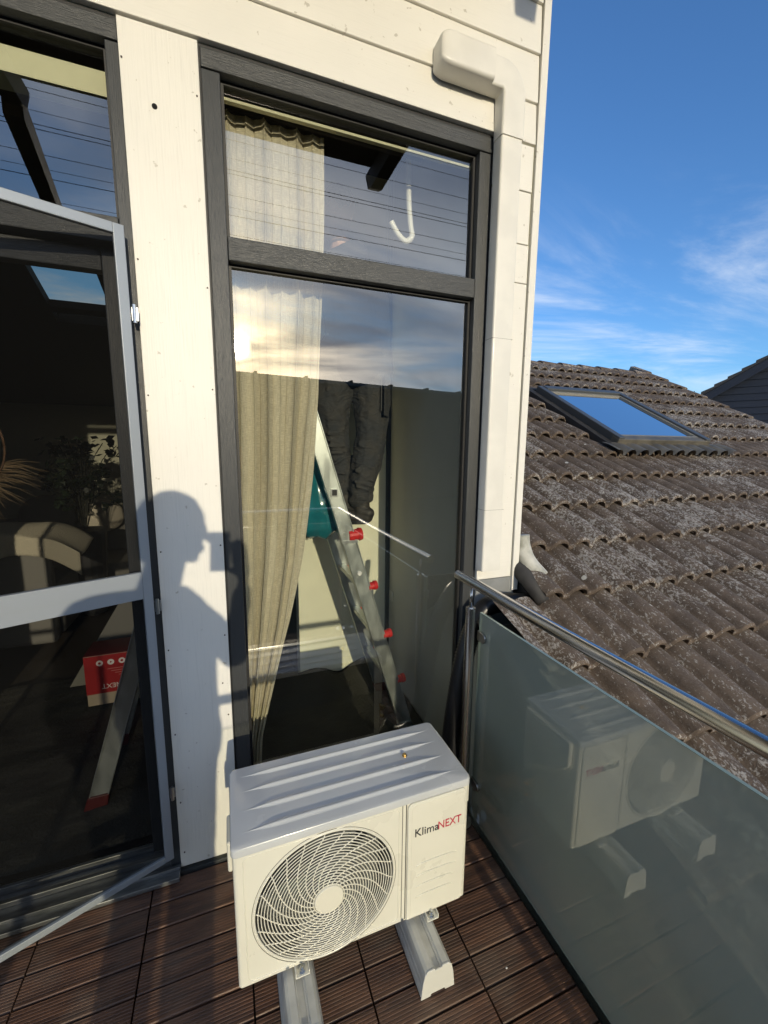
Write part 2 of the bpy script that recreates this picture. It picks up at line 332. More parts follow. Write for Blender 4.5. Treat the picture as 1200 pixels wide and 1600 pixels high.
# ------------------------------------------------------------------ ground and deck
b = nb(); v = [b.verts.new(c) for c in ((-900, -900, -5.6), (900, -900, -5.6), (900, 900, -5.6), (-900, 900, -5.6))]; b.faces.new(v)
tag(obj('ground', b, mat('grass_ground', (0.05, 0.06, 0.03), 0.9, var=0.4, vscale=0.3)), kind='structure')
tag(obj('balcony_slab', box(-4.2, 1.02, -2.08, -0.002, -0.30, -0.045), mat('dark_bitumen', (0.03, 0.028, 0.025), 0.9)), kind='structure')
b = nb(); rnd = random.Random(3)
PX, PY = 0.352, 0.0925
for i in range(-7, 3):
    x0 = 0.003 + i*PX + 0.003; x1 = min(0.003 + (i+1)*PX - 0.003, 0.990)
    for j in range(0, 22):
        y1 = -0.0155 - j*PY - 0.003; y0 = y1 - PY + 0.006
        if y0 < -1.94: continue
        dz = rnd.uniform(-0.0012, 0.0012); t_ = rnd.uniform(-0.001, 0.001)
        prof = [(y0, -0.022), (y0, -0.003), (y0+0.003, 0)]
        n = 8; w = (y1-y0-0.010)/n
        for k in range(n):
            a = y0+0.005+k*w
            prof += [(a+0.001, 0.0), (a+w*0.64, 0.0), (a+w*0.76, -0.0012), (a+w*0.90, -0.0012)]
        prof += [(y1-0.003, 0), (y1, -0.003), (y1, -0.022)]
        prism(b, prof, x0, x1, lambda u, v_, t: (t, u, v_+dz+t_*(t-x0)))
t = DECKM.node_tree; pb = t.nodes['Principled BSDF']
src = pb.inputs['Base Color'].links[0].from_socket
c_ = N(t, 'ShaderNodeTexCoord'); sx_ = N(t, 'ShaderNodeSeparateXYZ'); L(t, c_.outputs['Object'], sx_.inputs[0])
cb_ = N(t, 'ShaderNodeCombineXYZ'); L(t, math_(t, 'FLOOR', math_(t, 'DIVIDE', math_(t, 'SUBTRACT', sx_.outputs[0], 0.003), PX)), cb_.inputs[0]); L(t, math_(t, 'FLOOR', math_(t, 'DIVIDE', math_(t, 'ADD', sx_.outputs[1], 0.0155), PY)), cb_.inputs[1])
wn = N(t, 'ShaderNodeTexWhiteNoise'); wn.noise_dimensions = '2D'; L(t, cb_.outputs[0], wn.inputs['Vector'])
hs = N(t, 'ShaderNodeHueSaturation'); L(t, src, hs.inputs['Color']); L(t, maprange(t, wn.outputs['Value'], 0, 1, 0.72, 1.3, False), hs.inputs['Value'])
dn = N(t, 'ShaderNodeTexNoise'); dn.inputs['Scale'].default_value = 5; dn.inputs['Detail'].default_value = 8; L(t, c_.outputs['Object'], dn.inputs['Vector'])
gn = N(t, 'ShaderNodeTexNoise'); gn.inputs['Scale'].default_value = 130; gn.inputs['Detail'].default_value = 2; L(t, c_.outputs['Object'], gn.inputs['Vector'])
dst = math_(t, 'ADD', maprange(t, dn.outputs[0], 0.45, 0.7, 0, 0.35), maprange(t, gn.outputs[0], 0.70, 0.76, 0, 0.5))
L(t, mixc(t, dst, hs.outputs[0], (0.21, 0.165, 0.125)), pb.inputs['Base Color'])
L(t, maprange(t, dn.outputs[0], 0.35, 0.65, 0.34, 0.6), pb.inputs['Roughness'])
deck = tag(obj('deck', b, DECKM), kind='structure')

# ------------------------------------------------------------------ the house
house = empty('house', 'white boarded upper storey with a tall anthracite window and glazed door', 'building')
T = 0.16
# wall core around the openings
b = nb()
bx(b, -4.2, 1.33, 0.012, T, 3.015, 4.4); bx(b, 1.10, 1.33, 0.012, T, -0.30, 3.015); bx(b, -0.25, -0.027, 0.012, T, -0.3, 3.015)
bx(b, -4.2, -1.53, 0.012, T, -0.3, 3.015); bx(b, -1.53, 1.10, 0.03, T, -0.3, 0.02)
obj('wall', b, WALLI, house)
obj('side_wall', box(1.19, 1.33, T, 5.0, -0.3, 4.3), WHITE, house)
RUST = mat('rusty_screw', (0.06, 0.045, 0.035), 0.6)
# white wall panel between the door and the window
obj('wall_panel', box(-0.250, -0.026, -0.004, 0.011, 0.024, 3.010), WHITE, house, bevel=0.002)
for (px_, pz) in [(-0.243, 2.90), (-0.035, 2.85), (-0.24, 2.33), (-0.034, 2.27), (-0.24, 1.9), (-0.035, 1.93), (-0.238, 1.35), (-0.036, 1.36), (-0.237, 0.97), (-0.038, 1.0), (-0.236, 0.62), (-0.04, 0.66), (-0.04, 0.35), (-0.235, 0.32), (-0.234, 0.09), (-0.055, 0.8)]:
    obj('screw', tube(nb(), [(px_, -0.0065, pz), (px_, -0.001, pz)], 0.0028, 8), RUST, house)
obj('cable_hole', tube(nb(), [(-0.161, -0.0062, 2.788), (-0.161, 0.0, 2.788)], 0.008, 14), mat('black_hole', (0.004, 0.004, 0.004), 0.9), house)
# shiplap boards above, each slightly proud at its foot
b = nb()
zs = [3.013, 3.170, 3.350, 3.530, 3.71, 3.89, 4.07]
for z0, z1 in zip(zs, zs[1:]):
    prism(b, [(-0.012, z0+0.003), (-0.004, z1-0.003), (0.011, z1-0.003), (0.011, z0+0.003)], -4.2, 1.302, lambda u, v_, t: (t, u, v_))
    prism(b, [(-0.0015, z1-0.004), (-0.0015, z1+0.0035), (0.0115, z1+0.0035), (0.0115, z1-0.004)], -4.2, 1.302, lambda u, v_, t: (t, u, v_))
obj('siding', b, WHITE_H, house, bevel=0.0025)
b = nb()
zr = [3.009, 2.83, 2.62, 2.46, 1.10]
for z1, z0 in zip(zr, zr[1:]):
    b = nb(); bx(b, 1.104, 1.300 - rnd.uniform(0, 0.004), -0.006 - rnd.uniform(0, 0.003), 0.011, z0+0.002, z1-0.002); obj('board_end', b, WHITE_H, house, bevel=0.002)
obj('corner_trim', box(1.306, 1.341, -0.016, 0.03, 1.03, 4.3), WHITE, house, bevel=0.002)
obj('corner_trim', box(1.3305, 1.345, 0.0305, 0.14, 1.03, 4.3), WHITE, house, bevel=0.002)
obj('wall_base', box(1.104, 1.325, -0.004, 0.011, -0.3, 1.098), mat('grey_sheet', (0.25, 0.26, 0.26), 0.5, var=0.2), house)
# roof eave above (outside the picture, mirrored in the panes)
EAVE = mat('dark_stained_soffit', (0.028, 0.022, 0.017), 0.7, var=0.3, vscale=6)
b = box(-4.2, 1.31, -1.88, -0.02, 4.02, 4.06)
obj('eave', b, EAVE, house)
for x_ in (-3.2, -2.2, -1.15, -0.1, 1.27):
    b = nb(); prism(b, [(-1.99, 3.99), (-1.93, 3.88), (-1.85, 3.85), (-0.02, 3.85), (-0.02, 4.018), (-1.99, 4.018)], x_-0.05, x_+0.05, lambda u, v_, t: (t, u, v_)); obj('rafter', b, EAVE, house, bevel=0.006)
b = nb(); prism(b, [(-0.055, 3.80), (0.055, 3.80), (0.055, 3.97), (-0.055, 3.97)], -5.6, -1.89, lambda u, v_, t: (u - 1.17 - 0.155*(-1.89-t), t, v_))
obj('pergola_beam', b, EAVE, house, bevel=0.006)
obj('roof', box(-4.6, 1.42, -1.95, 0.75, 4.09, 4.22), mat('roof_felt', (0.04, 0.04, 0.04), 0.9), house)

# tall window
win = obj('window', box(-0.020, 0.038, 0.008, 0.09, 0.03, 2.945), DARKF, house, bevel=0.003); win.name = 'window'
def wp(name, bm, m, **k): return obj(name, bm, m, win, **k)
wp('frame', box(1.040, 1.097, 0.008, 0.09, 0.03, 2.945), DARKF, bevel=0.003)
wp('frame', box(-0.020, 1.097, 0.004, 0.092, 2.947, 3.003), DARKFH, bevel=0.003)
wp('frame', box(0.040, 1.038, 0.008, 0.09, 0.03, 0.13), DARKFH, bevel=0.003)
wp('transom', box(0.0395, 1.0385, 0.006, 0.088, 2.375, 2.452), DARKFH, bevel=0.003)
def ring(x0, x1, z0, z1, w, y0, y1):
    b = nb(); bx(b, x0, x0+w, y0, y1, z0, z1); bx(b, x1-w, x1, y0, y1, z0, z1); bx(b, x0+w, x1-w, y0, y1, z0, z0+w); bx(b, x0+w, x1-w, y0, y1, z1-w, z1); return b
wp('gasket', ring(0.0395, 1.0385, 0.1305, 2.374, 0.009, 0.040, 0.062), BLACKG)
wp('gasket', ring(0.0395, 1.0385, 2.453, 2.9455, 0.009, 0.040, 0.062), BLACKG)
def pane(name, x0, x1, z0, z1, y, parent, m=GLASS, wob=0.0):
    b = nb(); nx, nz = 12, 24; g = [[b.verts.new((x0+(x1-x0)*i/nx, y + wob*math.sin(PI*i/nx)*math.sin(PI*j/nz), z0+(z1-z0)*j/nz)) for i in range(nx+1)] for j in range(nz+1)]
    for j in range(nz):
        for i in range(nx): b.faces.new((g[j][i], g[j][i+1], g[j+1][i+1], g[j+1][i]))
    return obj(name, b, m, parent, smooth=True)
pane('pane', 0.042, 1.036, 0.133, 2.372, 0.050, win); pane('pane', 0.042, 1.036, 2.455, 2.943, 0.050, win)
# black strips standing in for the shade in the gap round the frames
obj('gap_shade_strip', box(-0.0258, -0.0205, 0.009, 0.05, 0.03, 3.008), BLACKG, house)
obj('gap_shade_strip', box(1.0975, 1.1035, 0.009, 0.05, 0.03, 3.008), BLACKG, house)
obj('gap_shade_strip', box(-1.53, 1.1035, 0.0088, 0.05, 3.0035, 3.0125), BLACKG, house)
# blind rail behind the top of the glass
obj('blind_rail', box(0.04, 1.038, 0.072, 0.090, 2.914, 2.923), CREAMB, house)

# glazed door bay
door = obj('door', box(-0.288, -0.2505, 0.008, 0.09, 0.03, 2.945), DARKF, house, bevel=0.003); door.name = 'door'
def dp(name, bm, m, **k): return obj(name, bm, m, door, **k)
dp('frame', box(-1.53, -0.2505, 0.003, 0.092, 2.947, 3.002), DARKFH, bevel=0.003)
dp('frame', box(-1.53, -1.47, 0.008, 0.09, 0.03, 2.945), DARKF, bevel=0.003)
dp('transom', box(-1.469, -0.289, 0.006, 0.088, 2.375, 2.452), DARKFH, bevel=0.003)
dp('leaf_stile', box(-0.355, -0.2895, 0.052, 0.10, 0.075, 2.370), DARKF, bevel=0.003)
dp('leaf_rail', box(-1.468, -0.356, 0.052, 0.10, 2.30, 2.370), DARKFH, bevel=0.003)
pane('pane', -1.465, -0.291, 2.455, 2.943, 0.050, door)
dp('gasket', ring(-1.469, -0.289, 2.453, 2.9455, 0.009, 0.040, 0.062), BLACKG)
obj('shutter_box', box(-1.465, -0.292, 0.075, 0.16, 2.830, 2.900), CREAMB, house)
ALT = mat('worn_aluminium', (0.36, 0.37, 0.37), 0.38, 0.8, var=0.35, vscale=9, stretch=(1, 6, 6))
b = nb(); bx(b, -1.52, -0.252, -0.055, 0.15, 0.012, 0.030); bx(b, -1.52, -0.252, 0.045, 0.062, 0.0302, 0.052); bx(b, -1.52, -0.252, -0.02, -0.008, 0.0302, 0.044); bx(b, -1.52, -0.252, 0.105, 0.118, 0.0302, 0.06)
dp('threshold', b, ALT, bevel=0.002)
obj('sill_board', box(-1.52, 1.10, -0.012, 0.0115, -0.04, 0.0115), DARKFH, house, bevel=0.002)

# interior shell
b = nb()
bx(b, -4.2, 1.19, 4.54, 4.66, 0.0, 2.29)
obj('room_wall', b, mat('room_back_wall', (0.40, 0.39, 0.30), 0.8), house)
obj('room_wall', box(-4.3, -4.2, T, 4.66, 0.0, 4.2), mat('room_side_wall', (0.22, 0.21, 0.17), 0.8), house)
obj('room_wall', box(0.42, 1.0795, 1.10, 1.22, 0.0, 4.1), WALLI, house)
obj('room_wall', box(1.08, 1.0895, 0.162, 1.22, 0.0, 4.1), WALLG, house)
obj('corner_shade', box(1.052, 1.0795, 1.080, 1.0995, 0.05, 4.0), mat('dark_strip', (0.03, 0.03, 0.03), 0.5), house)  # dark strip painted in for the shade at the room corner
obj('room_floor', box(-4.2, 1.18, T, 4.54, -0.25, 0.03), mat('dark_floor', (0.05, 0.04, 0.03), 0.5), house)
obj('entrance_ceiling', box(-0.05, 1.079, T+0.002, 1.099, 3.42, 3.5), DARKWD, house)
# sloping dark ceiling with a roof window (hole at the window)
CM = mat('dark_ceiling_boards', (0.05, 0.045, 0.036), 0.7, var=0.25, vscale=5, stretch=(8, 1, 1))
def cz(y): return 4.05 - 0.42*(y-0.16)
b = nb()
xs = [-4.2, -1.36, -0.90, 1.18]; ys = [0.17, 2.38, 3.08, 4.54]
for i in range(3):
    for j in range(3):
        if i == 1 and j == 1: continue
        prism(b, [(xs[i], 0), (xs[i+1], 0), (xs[i+1], 0.08), (xs[i], 0.08)], ys[j], ys[j+1], lambda u, v_, t: (u, t, cz(t)+v_))
obj('ceiling', b, CM, house)
b = nb()
prism(b, [(-1.358, 0.001), (-0.902, 0.001), (-0.902, 0.06), (-1.358, 0.06)], 2.895, 2.965, lambda u, v_, t: (u, t, cz(t)+v_))
obj('skylight_bar', b, DARKWD, house)
b = nb(); v = [b.verts.new((x_, y_, cz(y_)+0.07)) for x_, y_ in ((-1.36, 2.38), (-0.90, 2.38), (-0.90, 3.08), (-1.36, 3.08))]; b.faces.new(v); obj('skylight_pane', b, glass_mat('warm_tint_glass', (0.72, 0.62, 0.46), 1.0), house)  # warm tint added to mute the blue sky seen through the pane

# white split-line duct on the wall
duct = empty('cable_duct', 'white plastic trunking that turns at the wall corner and drops beside the tall window', 'duct', (1.14, 0, 1.15))
def rrect(hw, d, r=0.018, n=5):
    pts = [(-hw, 0.0)]
    for cx, a0 in ((-hw+r, PI), (hw-r, PI/2)):
        for k in range(n+1):
            a = a0 - k*PI/2/n; pts.append((cx + r*math.cos(a), -(d - r) - r*math.sin(a)))
    pts.append((hw, 0.0)); return pts
def sweep(bm, sec, path, cap=True):
    """path in the wall plane: list of (x,z,nx,nz) with n = section's u axis"""
    rings = []
    for x, z, nx_, nz_, s in path:
        rings.append([bm.verts.new((x + u*s*nx_, -0.0125 + v_*(0.6+0.4*s if s < 1 else 1), z + u*s*nz_)) for u, v_ in sec])
    m = len(sec)
    for a, c in zip(rings, rings[1:]):
        for k in range(m-1): bm.faces.new((a[k], a[k+1], c[k+1], c[k]))
    if cap: bm.faces.new(rings[0]); bm.faces.new(rings[-1])
sec = rrect(0.050, 0.054, 0.009)
b = nb(); sweep(b, sec, [(1.143, 1.16, 1, 0, 1), (1.143, 3.00, 1, 0, 1)]); obj('trunking', b, PVC, duct, smooth=True).modifiers.new('e', 'EDGE_SPLIT').split_angle = R(40)
sec2 = rrect(0.0535, 0.059, 0.010)
b = nb(); path = [(1.143, 2.975, 1, 0, 1)]
for k in range(0, 9):
    a = k/8*PI/2; cx, cz_ = 1.143-0.060, 3.125; rr = 0.060
    path.append((cx + rr*math.cos(a), cz_ + rr*math.sin(a), math.cos(a), math.sin(a), 1))
path.append((1.03, 3.185, 0, 1, 1)); sweep(b, sec2, path)
obj('elbow', b, PVC, duct, smooth=True).modifiers.new('e', 'EDGE_SPLIT').split_angle = R(40)
b = nb(); sweep(b, rrect(0.056, 0.080, 0.014), [(1.032, 3.187, 0, 1, 1), (0.855, 3.187, 0, 1, 1)] + [(0.855-0.05*math.sin(a*PI/16), 3.187, 0, 1, 0.62+0.38*math.cos(a*PI/16)) for a in range(1, 9)])
obj('end_cover', b, PVC, duct, smooth=True).modifiers.new('e', 'EDGE_SPLIT').split_angle = R(50)

for z in (2.2, 1.45):
    obj('joint', box(1.0915, 1.1945, -0.0668, -0.0125, z, z+0.0012), mat('joint_shadow', (0.25, 0.24, 0.2), 0.6), duct)
# ------------------------------------------------------------------ fly-screen door
A = R(21.5); hx, hy = -0.268, -0.046
def sp(u, w, z): return (hx - u*math.cos(A) + w*math.sin(A), hy - u*math.sin(A) - w*math.cos(A), z)
scr = empty('screen_door', 'open aluminium fly screen door hinged beside the white wall panel', 'screen door', (hx, hy, 0.12))
def sbar(bm, u0, u1, z0, z1, w0=-0.009, w1=0.009):
    v = [bm.verts.new(sp(u, w, z)) for z in (z0, z1) for (u, w) in ((u0, w0), (u1, w0), (u1, w1), (u0, w1))]
    for f in ((0, 3, 2, 1), (4, 5, 6, 7), (0, 1, 5, 4), (1, 2, 6, 5), (2, 3, 7, 6), (3, 0, 4, 7)): bm.faces.new([v[i] for i in f])
SW = 1.12
b = nb(); sbar(b, 0.0, 0.030, 0.125, 2.405); sbar(b, SW-0.03, SW, 0.125, 2.405); sbar(b, 0.0302, SW-0.0302, 2.375, 2.405); sbar(b, 0.0302, SW-0.0302, 0.125, 0.150)
obj('frame', b, ALU, scr, bevel=0.002)
b = nb(); sbar(b, 0.0304, SW-0.0304, 1.243, 1.296, -0.008, 0.010); sbar(b, 0.0304, SW-0.0304, 1.200, 1.2425, -0.006, 0.007); sbar(b, 0.0306, SW-0.0306, 1.222, 1.2245, -0.0062, -0.0058)
obj('crossbar', b, ALU, scr, bevel=0.002)
b = nb()
for z0, z1 in ((0.1505, 1.199), (1.297, 2.3745)):
    v = [b.verts.new(sp(u, 0.0, z)) for u, z in ((0.0305, z0), (SW-0.0305, z0), (SW-0.0305, z1), (0.0305, z1))]; b.faces.new(v)
obj('fly_mesh', b, MESH, scr)
for z in (2.15, 1.16, 0.40):
    b = nb(); tube(b, [(hx+0.012, hy+0.004, z-0.028), (hx+0.012, hy+0.004, z+0.028)], 0.006, 10); bx(b, hx+0.004, hx+0.022, hy+0.006, hy+0.012, z-0.02, z+0.02)
    obj('hinge', b, ZINC, scr)

# ------------------------------------------------------------------ curtain
rx = [(2.93, 0.42), (2.62, 0.415), (2.3, 0.405), (1.95, 0.385), (1.6, 0.345), (1.25, 0.295), (0.95, 0.235), (0.7, 0.17), (0.4, 0.095), (0.06, 0.07)]
def rxf(z):
    for (z1, a), (z0, c) in zip(rx, rx[1:]):
        if z >= z0: t = (z-z0)/(z1-z0); return c + (a-c)*t
    return rx[-1][1]
cur = empty('curtain', 'beige linen curtain gathered at the left behind the tall window', 'curtain', (0.2, 0.16, 0.06))
b = nb(); nu, nv = 240, 90; g = []
uvl = b.loops.layers.uv.new('UVMap')
for j in range(nv+1):
    z = 0.06 + (2.935-0.06)*j/nv; x1 = rxf(z); x0 = 0.015; row = []
    for i in range(nu+1):
        u = i/nu; uu = u + 0.010*math.sin(5*z+7*u); ph = uu*6.5*2*PI + 0.35*math.sin(2.2*z+u*5)
        amp = 0.027*(0.55+0.45*min(1, (2.935-z)/0.5)) * (0.75+0.35*math.sin(u*17+1))
        fold = math.sin(ph) + 0.20*math.sin(2*ph+0.8) + 0.30*math.sin(ph*0.5+z*1.3)
        x = x0 + (x1-x0)*u + 0.006*math.sin(2*ph)
        y = 0.158 + amp*fold + 0.004*noise.noise(Vector((u*9, z*3.2, 0)))*2
        
        row.append(b.verts.new((x, y, z)))
    g.append(row)
for j in range(nv):
    for i in range(nu):
        f = b.faces.new((g[j][i], g[j][i+1], g[j+1][i+1], g[j+1][i]))
        for lp, (a, c) in zip(f.loops, ((i, j), (i+1, j), (i+1, j+1), (i, j+1))): lp[uvl].uv = (a/nu*1.2, c/nv*2.7)
o = obj('drape', b, LINEN, cur, smooth=True); sm = o.modifiers.new('thick', 'SOLIDIFY'); sm.thickness = 0.0015
b = nb(); tube(b, [(0.0, 0.17, 2.965), (0.85, 0.17, 2.965)], 0.012, 12); obj('rod', b, DARKWD, cur, smooth=True)

# ------------------------------------------------------------------ ladder (A-frame, seen from the side)
lad = empty('ladder', 'grey aluminium folding ladder with red rung plugs standing open on the floor cover', 'ladder', (0.6, 0.62, 0.05))
def rail(y0, y1, sgn, xb, name='rail'):
    # side rail as a C profile from the floor to the apex; sgn -1 = leans left going up
    b = nb(); zt = 2.62; w = 0.082; sl = 0.300
    def X(z): return xb + sgn*sl*(z-0.05)
    prism(b, [(0, 0.085), (w, 0.085), (w, zt), (0, zt)], y0, y1, lambda u, v_, t: (X(v_)+u, t, v_))
    yy = y0-0.003 if y0 < 0.7 else y0 - 0.003
    for e in (0.0, w-0.007): prism(b, [(e, 0.085), (e+0.007, 0.085), (e+0.007, zt), (e, zt)], y0-0.006, y0-0.0002, lambda u, v_, t: (X(v_)+u, t, v_))
    obj('rail', b, GALV, lad, bevel=0.002)
    f = nb(); prism(f, [(-0.006, 0.045), (w+0.008, 0.045), (w, 0.11), (-0.004, 0.11)], y0-0.009, y1+0.006, lambda u, v_, t: (X(v_)+u, t, v_)); obj('foot', f, REDD if sgn > 0 or y0 > .7 else GALV, lad, bevel=0.004)
rail(0.42, 0.445, -1, 0.905); rail(0.86, 0.885, -1, 0.905); rail(0.42, 0.445, 1, -0.69); rail(0.86, 0.885, 1, -0.69)
for k in range(8):
    z = 0.385 + k*0.295
    if z > 2.5: break
    xc = 0.905 - 0.300*(z-0.05)
    obj('rung', box(xc+0.018, xc+0.062, 0.4455, 0.8595, z-0.014, z+0.014), GALV, lad, bevel=0.003)
    for yy in ((0.425, 0.865) if z < 1.4 else ()):
        pf = 1.35 if z > 1.2 else 1.0; b = nb(); tube(b, [(xc+(0.074 if z < 1.2 else 0.05), yy+0.01, z-0.004), (xc+0.122, yy+0.01, z+0.002)], [0.023*pf, 0.021*pf], 14); tube(b, [(xc+0.104, yy+0.01, z), (xc+0.124, yy+0.01, z+0.002)], [0.027*pf, 0.024*pf], 14)
        obj('plug', b, REDP, lad, smooth=False, bevel=0.002)
    xl = -0.69 + 0.300*(z-0.05)
    obj('rung', box(xl+0.018, xl+0.062, 0.4455, 0.8595, z-0.014, z+0.014), GALV, lad, bevel=0.003)
z = 1.50; xc = 0.905-0.3*(z-0.05)
b = nb(); bx(b, xc+0.026, xc+0.052, 0.409, 0.4195, z-0.015, z+0.015); obj('lock_hole', b, BLACKG, lad)
b = nb()
for a0, a1, c0, c1 in ((0.022, 0.056, -0.019, -0.015), (0.022, 0.056, 0.015, 0.019), (0.022, 0.026, -0.0149, 0.0149), (0.052, 0.056, -0.0149, 0.0149)): bx(b, xc+a0, xc+a1, 0.4075, 0.4195, z+c0, z+c1)
obj('lock_plate', b, ZINC, lad)
b = nb(); zc = 1.32; xc = 0.905-0.3*(zc-0.05); prism(b, [(-0.003, zc-0.09), (0.085, zc-0.09), (0.085, zc-0.075), (-0.003, zc-0.075)], 0.408, 0.4135, lambda u, v_, t: (0.905-0.3*(v_-0.05)+u, t, v_)); obj('strap', b, ZINC, lad)
b = nb(); zc = 1.06; xc = 0.905-0.3*(zc-0.05); tube(b, [(xc+0.041, 0.4085, zc), (xc+0.041, 0.4195, zc)], 0.012, 16); obj('sticker', b, TXTW, lad)
# hinge at the apex
for yy in (0.40, 0.885): obj('hinge', tube(nb(), [(0.175, yy, 2.60), (0.175, yy+0.03, 2.60)], 0.07, 20), BLKRUB, lad)

# ------------------------------------------------------------------ teal rubbish bag hanging on the ladder
b = nb(); nu, nv = 48, 34; g = []
for j in range(nv+1):
    t = j/nv; z = 1.80 - 0.57*t; row = []
    cx = 0.372 + 0.085*t; wx = 0.035 + 0.105*math.sin(min(1, t*1.15)*PI*0.62)**1.2; wy = 0.03 + 0.09*math.sin(min(1, t)*PI*0.75)
    if t > 0.9: wx *= (1-(t-0.9)*5.0); wy *= (1-(t-0.9)*6.0)
    for i in range(nu):
        a = 2*PI*i/nu; cr = 1 + 0.16*math.sin(a*7+3*t) * (1-0.4*t) + 0.30*noise.noise(Vector((math.cos(a)*1.6, math.sin(a)*1.6, z*7)))
        row.append(b.verts.new((cx + wx*cr*math.cos(a), 0.62 + wy*cr*math.sin(a), z + 0.025*noise.noise(Vector((a*1.2, t*3, 3))))))
    g.append(row)
for j in range(nv):
    for i in range(nu): b.faces.new((g[j][i], g[j][(i+1) % nu], g[j+1][(i+1) % nu], g[j+1][i]))
b.faces.new(g[-1])
TEAL = mat('teal_plastic_film', (0.015, 0.17, 0.21), 0.22, coat=0.6)
tag(obj('rubbish_bag', b, TEAL, smooth=True), 'shiny teal plastic rubbish bag hanging on the ladder behind the curtain edge', 'bag')

# ------------------------------------------------------------------ floor cover, box, boards
b = nb(); nx, ny = 90, 90; g = []
for j in range(ny+1):
    row = []
    for i in range(nx+1):
        x = -1.55 + 2.62*i/nx; y = 0.17 + 1.6*j/ny
        h = 0.048 + 0.012*noise.noise(Vector((x*6, y*6, 0))) + 0.02*max(0, noise.noise(Vector((x*2.2+y*3, y*2-x, 4)))) + 0.006*noise.noise(Vector((x*24, y*24, 9)))
        if x > 0.40: y = min(y, 1.09)
        if x > -0.3 and y > 0.85: h += 0.13*min(1, (y-0.85)/0.22)*(0.8+0.5*noise.noise(Vector((x*5, 1, 2))))*min(1, (x+0.3)/0.4)
        row.append(b.verts.new((x, y, max(h, 0.034))))
    g.append(row)
for j in range(ny):
    for i in range(nx):
        try: b.faces.new((g[j][i], g[j][i+1], g[j+1][i+1], g[j+1][i]))
        except ValueError: pass
tag(obj('floor_cover', b, TARP, smooth=True), 'crumpled black protective fleece spread over the room floor', 'floor cover')
kb = empty('cardboard_box', 'red and cream cardboard carton standing upside down on the floor behind the screen door', 'box', (-0.72, 1.4, 0.06))
obj('carton', box(-0.905, -0.56, 1.30, 1.52, 0.065, 0.405), mat('cream_cardboard', (0.40, 0.33, 0.24), 0.7), kb, bevel=0.003)
obj('red_print', box(-0.9055, -0.5595, 1.2975, 1.2997, 0.145, 0.402), mat('red_card', (0.34, 0.010, 0.012), 0.45), kb)
obj('lid_print', box(-0.9055, -0.5595, 1.2975, 1.5225, 0.4052, 0.4085), mat('dark_red_card', (0.16, 0.006, 0.008), 0.5), kb)
EUP = Euler((PI/2, PI, 0)); EUP = (Matrix.Rotation(PI, 3, 'Y') @ Matrix.Rotation(PI/2, 3, 'X')).to_euler()
text('lettering', 'KlimaNEXT', 0.044, TXTW, kb, Vector((-0.605, 1.2965, 0.205)), EUP)
RINK = mat('red_ink', (0.3, 0.01, 0.01), .5)
for k in range(4):
    pg = obj('pictogram', tube(nb(), [(-0.82+0.062*k, 1.2965, 0.352), (-0.82+0.062*k, 1.2974, 0.352)], 0.019, 18), TXTW, kb)
    obj('symbol', tube(nb(), [(-0.82+0.062*k, 1.2955, 0.352), (-0.82+0.062*k, 1.2964, 0.352)], 0.008, 3 if k % 2 else 12), RINK, pg)
b = nb()
for k in range(4): bx(b, -0.78+0.02*k, -0.60, 1.2965, 1.2974, 0.305-0.016*k, 0.308-0.016*k)
obj('fine_print', b, mat('pink_ink', (0.6, 0.25, 0.22), .5), kb)
b = nb(); v = [b.verts.new(c) for c in ((-0.655, 1.2962, 0.397), (-0.605, 1.2962, 0.397), (-0.63, 1.2962, 0.365))]; b.faces.new(v); obj('warning_sign', b, TXTY, kb)
b = nb(); prism(b, [(-1.10, 0.055), (-0.50, 0.055), (-0.38, 0.90), (-0.60, 0.90)], 1.62, 1.68, lambda u, v_, t: (u, t + 0.0*v_, v_))
tag(obj('panel_board', b, mat('grey_carton', (0.20, 0.195, 0.17), 0.6), bevel=0.004), 'large grey packing board leaning behind the red carton', 'board')

# ------------------------------------------------------------------ room things seen through the door
sofa = empty('sofa', 'low light grey sofa against the far wall of the dark room', 'sofa', (-1.7, 3.9, 0.03))
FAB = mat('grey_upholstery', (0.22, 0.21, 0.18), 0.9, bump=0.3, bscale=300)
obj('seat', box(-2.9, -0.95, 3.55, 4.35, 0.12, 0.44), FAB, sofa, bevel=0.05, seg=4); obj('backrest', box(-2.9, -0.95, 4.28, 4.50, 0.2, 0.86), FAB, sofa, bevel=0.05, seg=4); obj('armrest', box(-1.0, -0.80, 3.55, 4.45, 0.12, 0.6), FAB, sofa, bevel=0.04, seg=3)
CUSH = mat('cream_cushion_fabric', (0.42, 0.38, 0.29), 0.9, bump=0.4, bscale=200)
b = blob(nb(), (-1.43, 4.12, 0.90), (0.24, 0.10, 0.20), 20, 12); tag(obj('cushion', b, CUSH, smooth=True), 'sunlit cream cushion on the right end of the sofa', 'cushion', 'cushions on the sofa')
b = blob(nb(), (-1.95, 4.12, 0.92), (0.28, 0.10, 0.25), 20, 12); tag(obj('cushion', b, FAB, smooth=True), 'grey cushion in shade at the middle of the sofa', 'cushion', 'cushions on the sofa')
b = blob(nb(), (-2.30, 3.5, 0.75), (0.16, 0.12, 0.22), 16, 10); tag(obj('cushion', b, mat('black_cushion', (0.012, 0.012, 0.012), 0.9), smooth=True), 'black cushion left of the knitted blanket', 'cushion', 'cushions on the sofa')
arm = empty('armchair', 'white armchair under a cream knitted blanket', 'armchair', (-1.55, 2.5, 0.03))
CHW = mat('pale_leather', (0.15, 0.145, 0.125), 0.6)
obj('seat', box(-2.40, -1.35, 2.42, 2.9, 0.14, 0.60), CHW, arm, bevel=0.04, seg=3); obj('armrest', box(-2.4, -1.36, 2.28, 2.40, 0.12, 0.93), CHW, arm, bevel=0.04, seg=3)
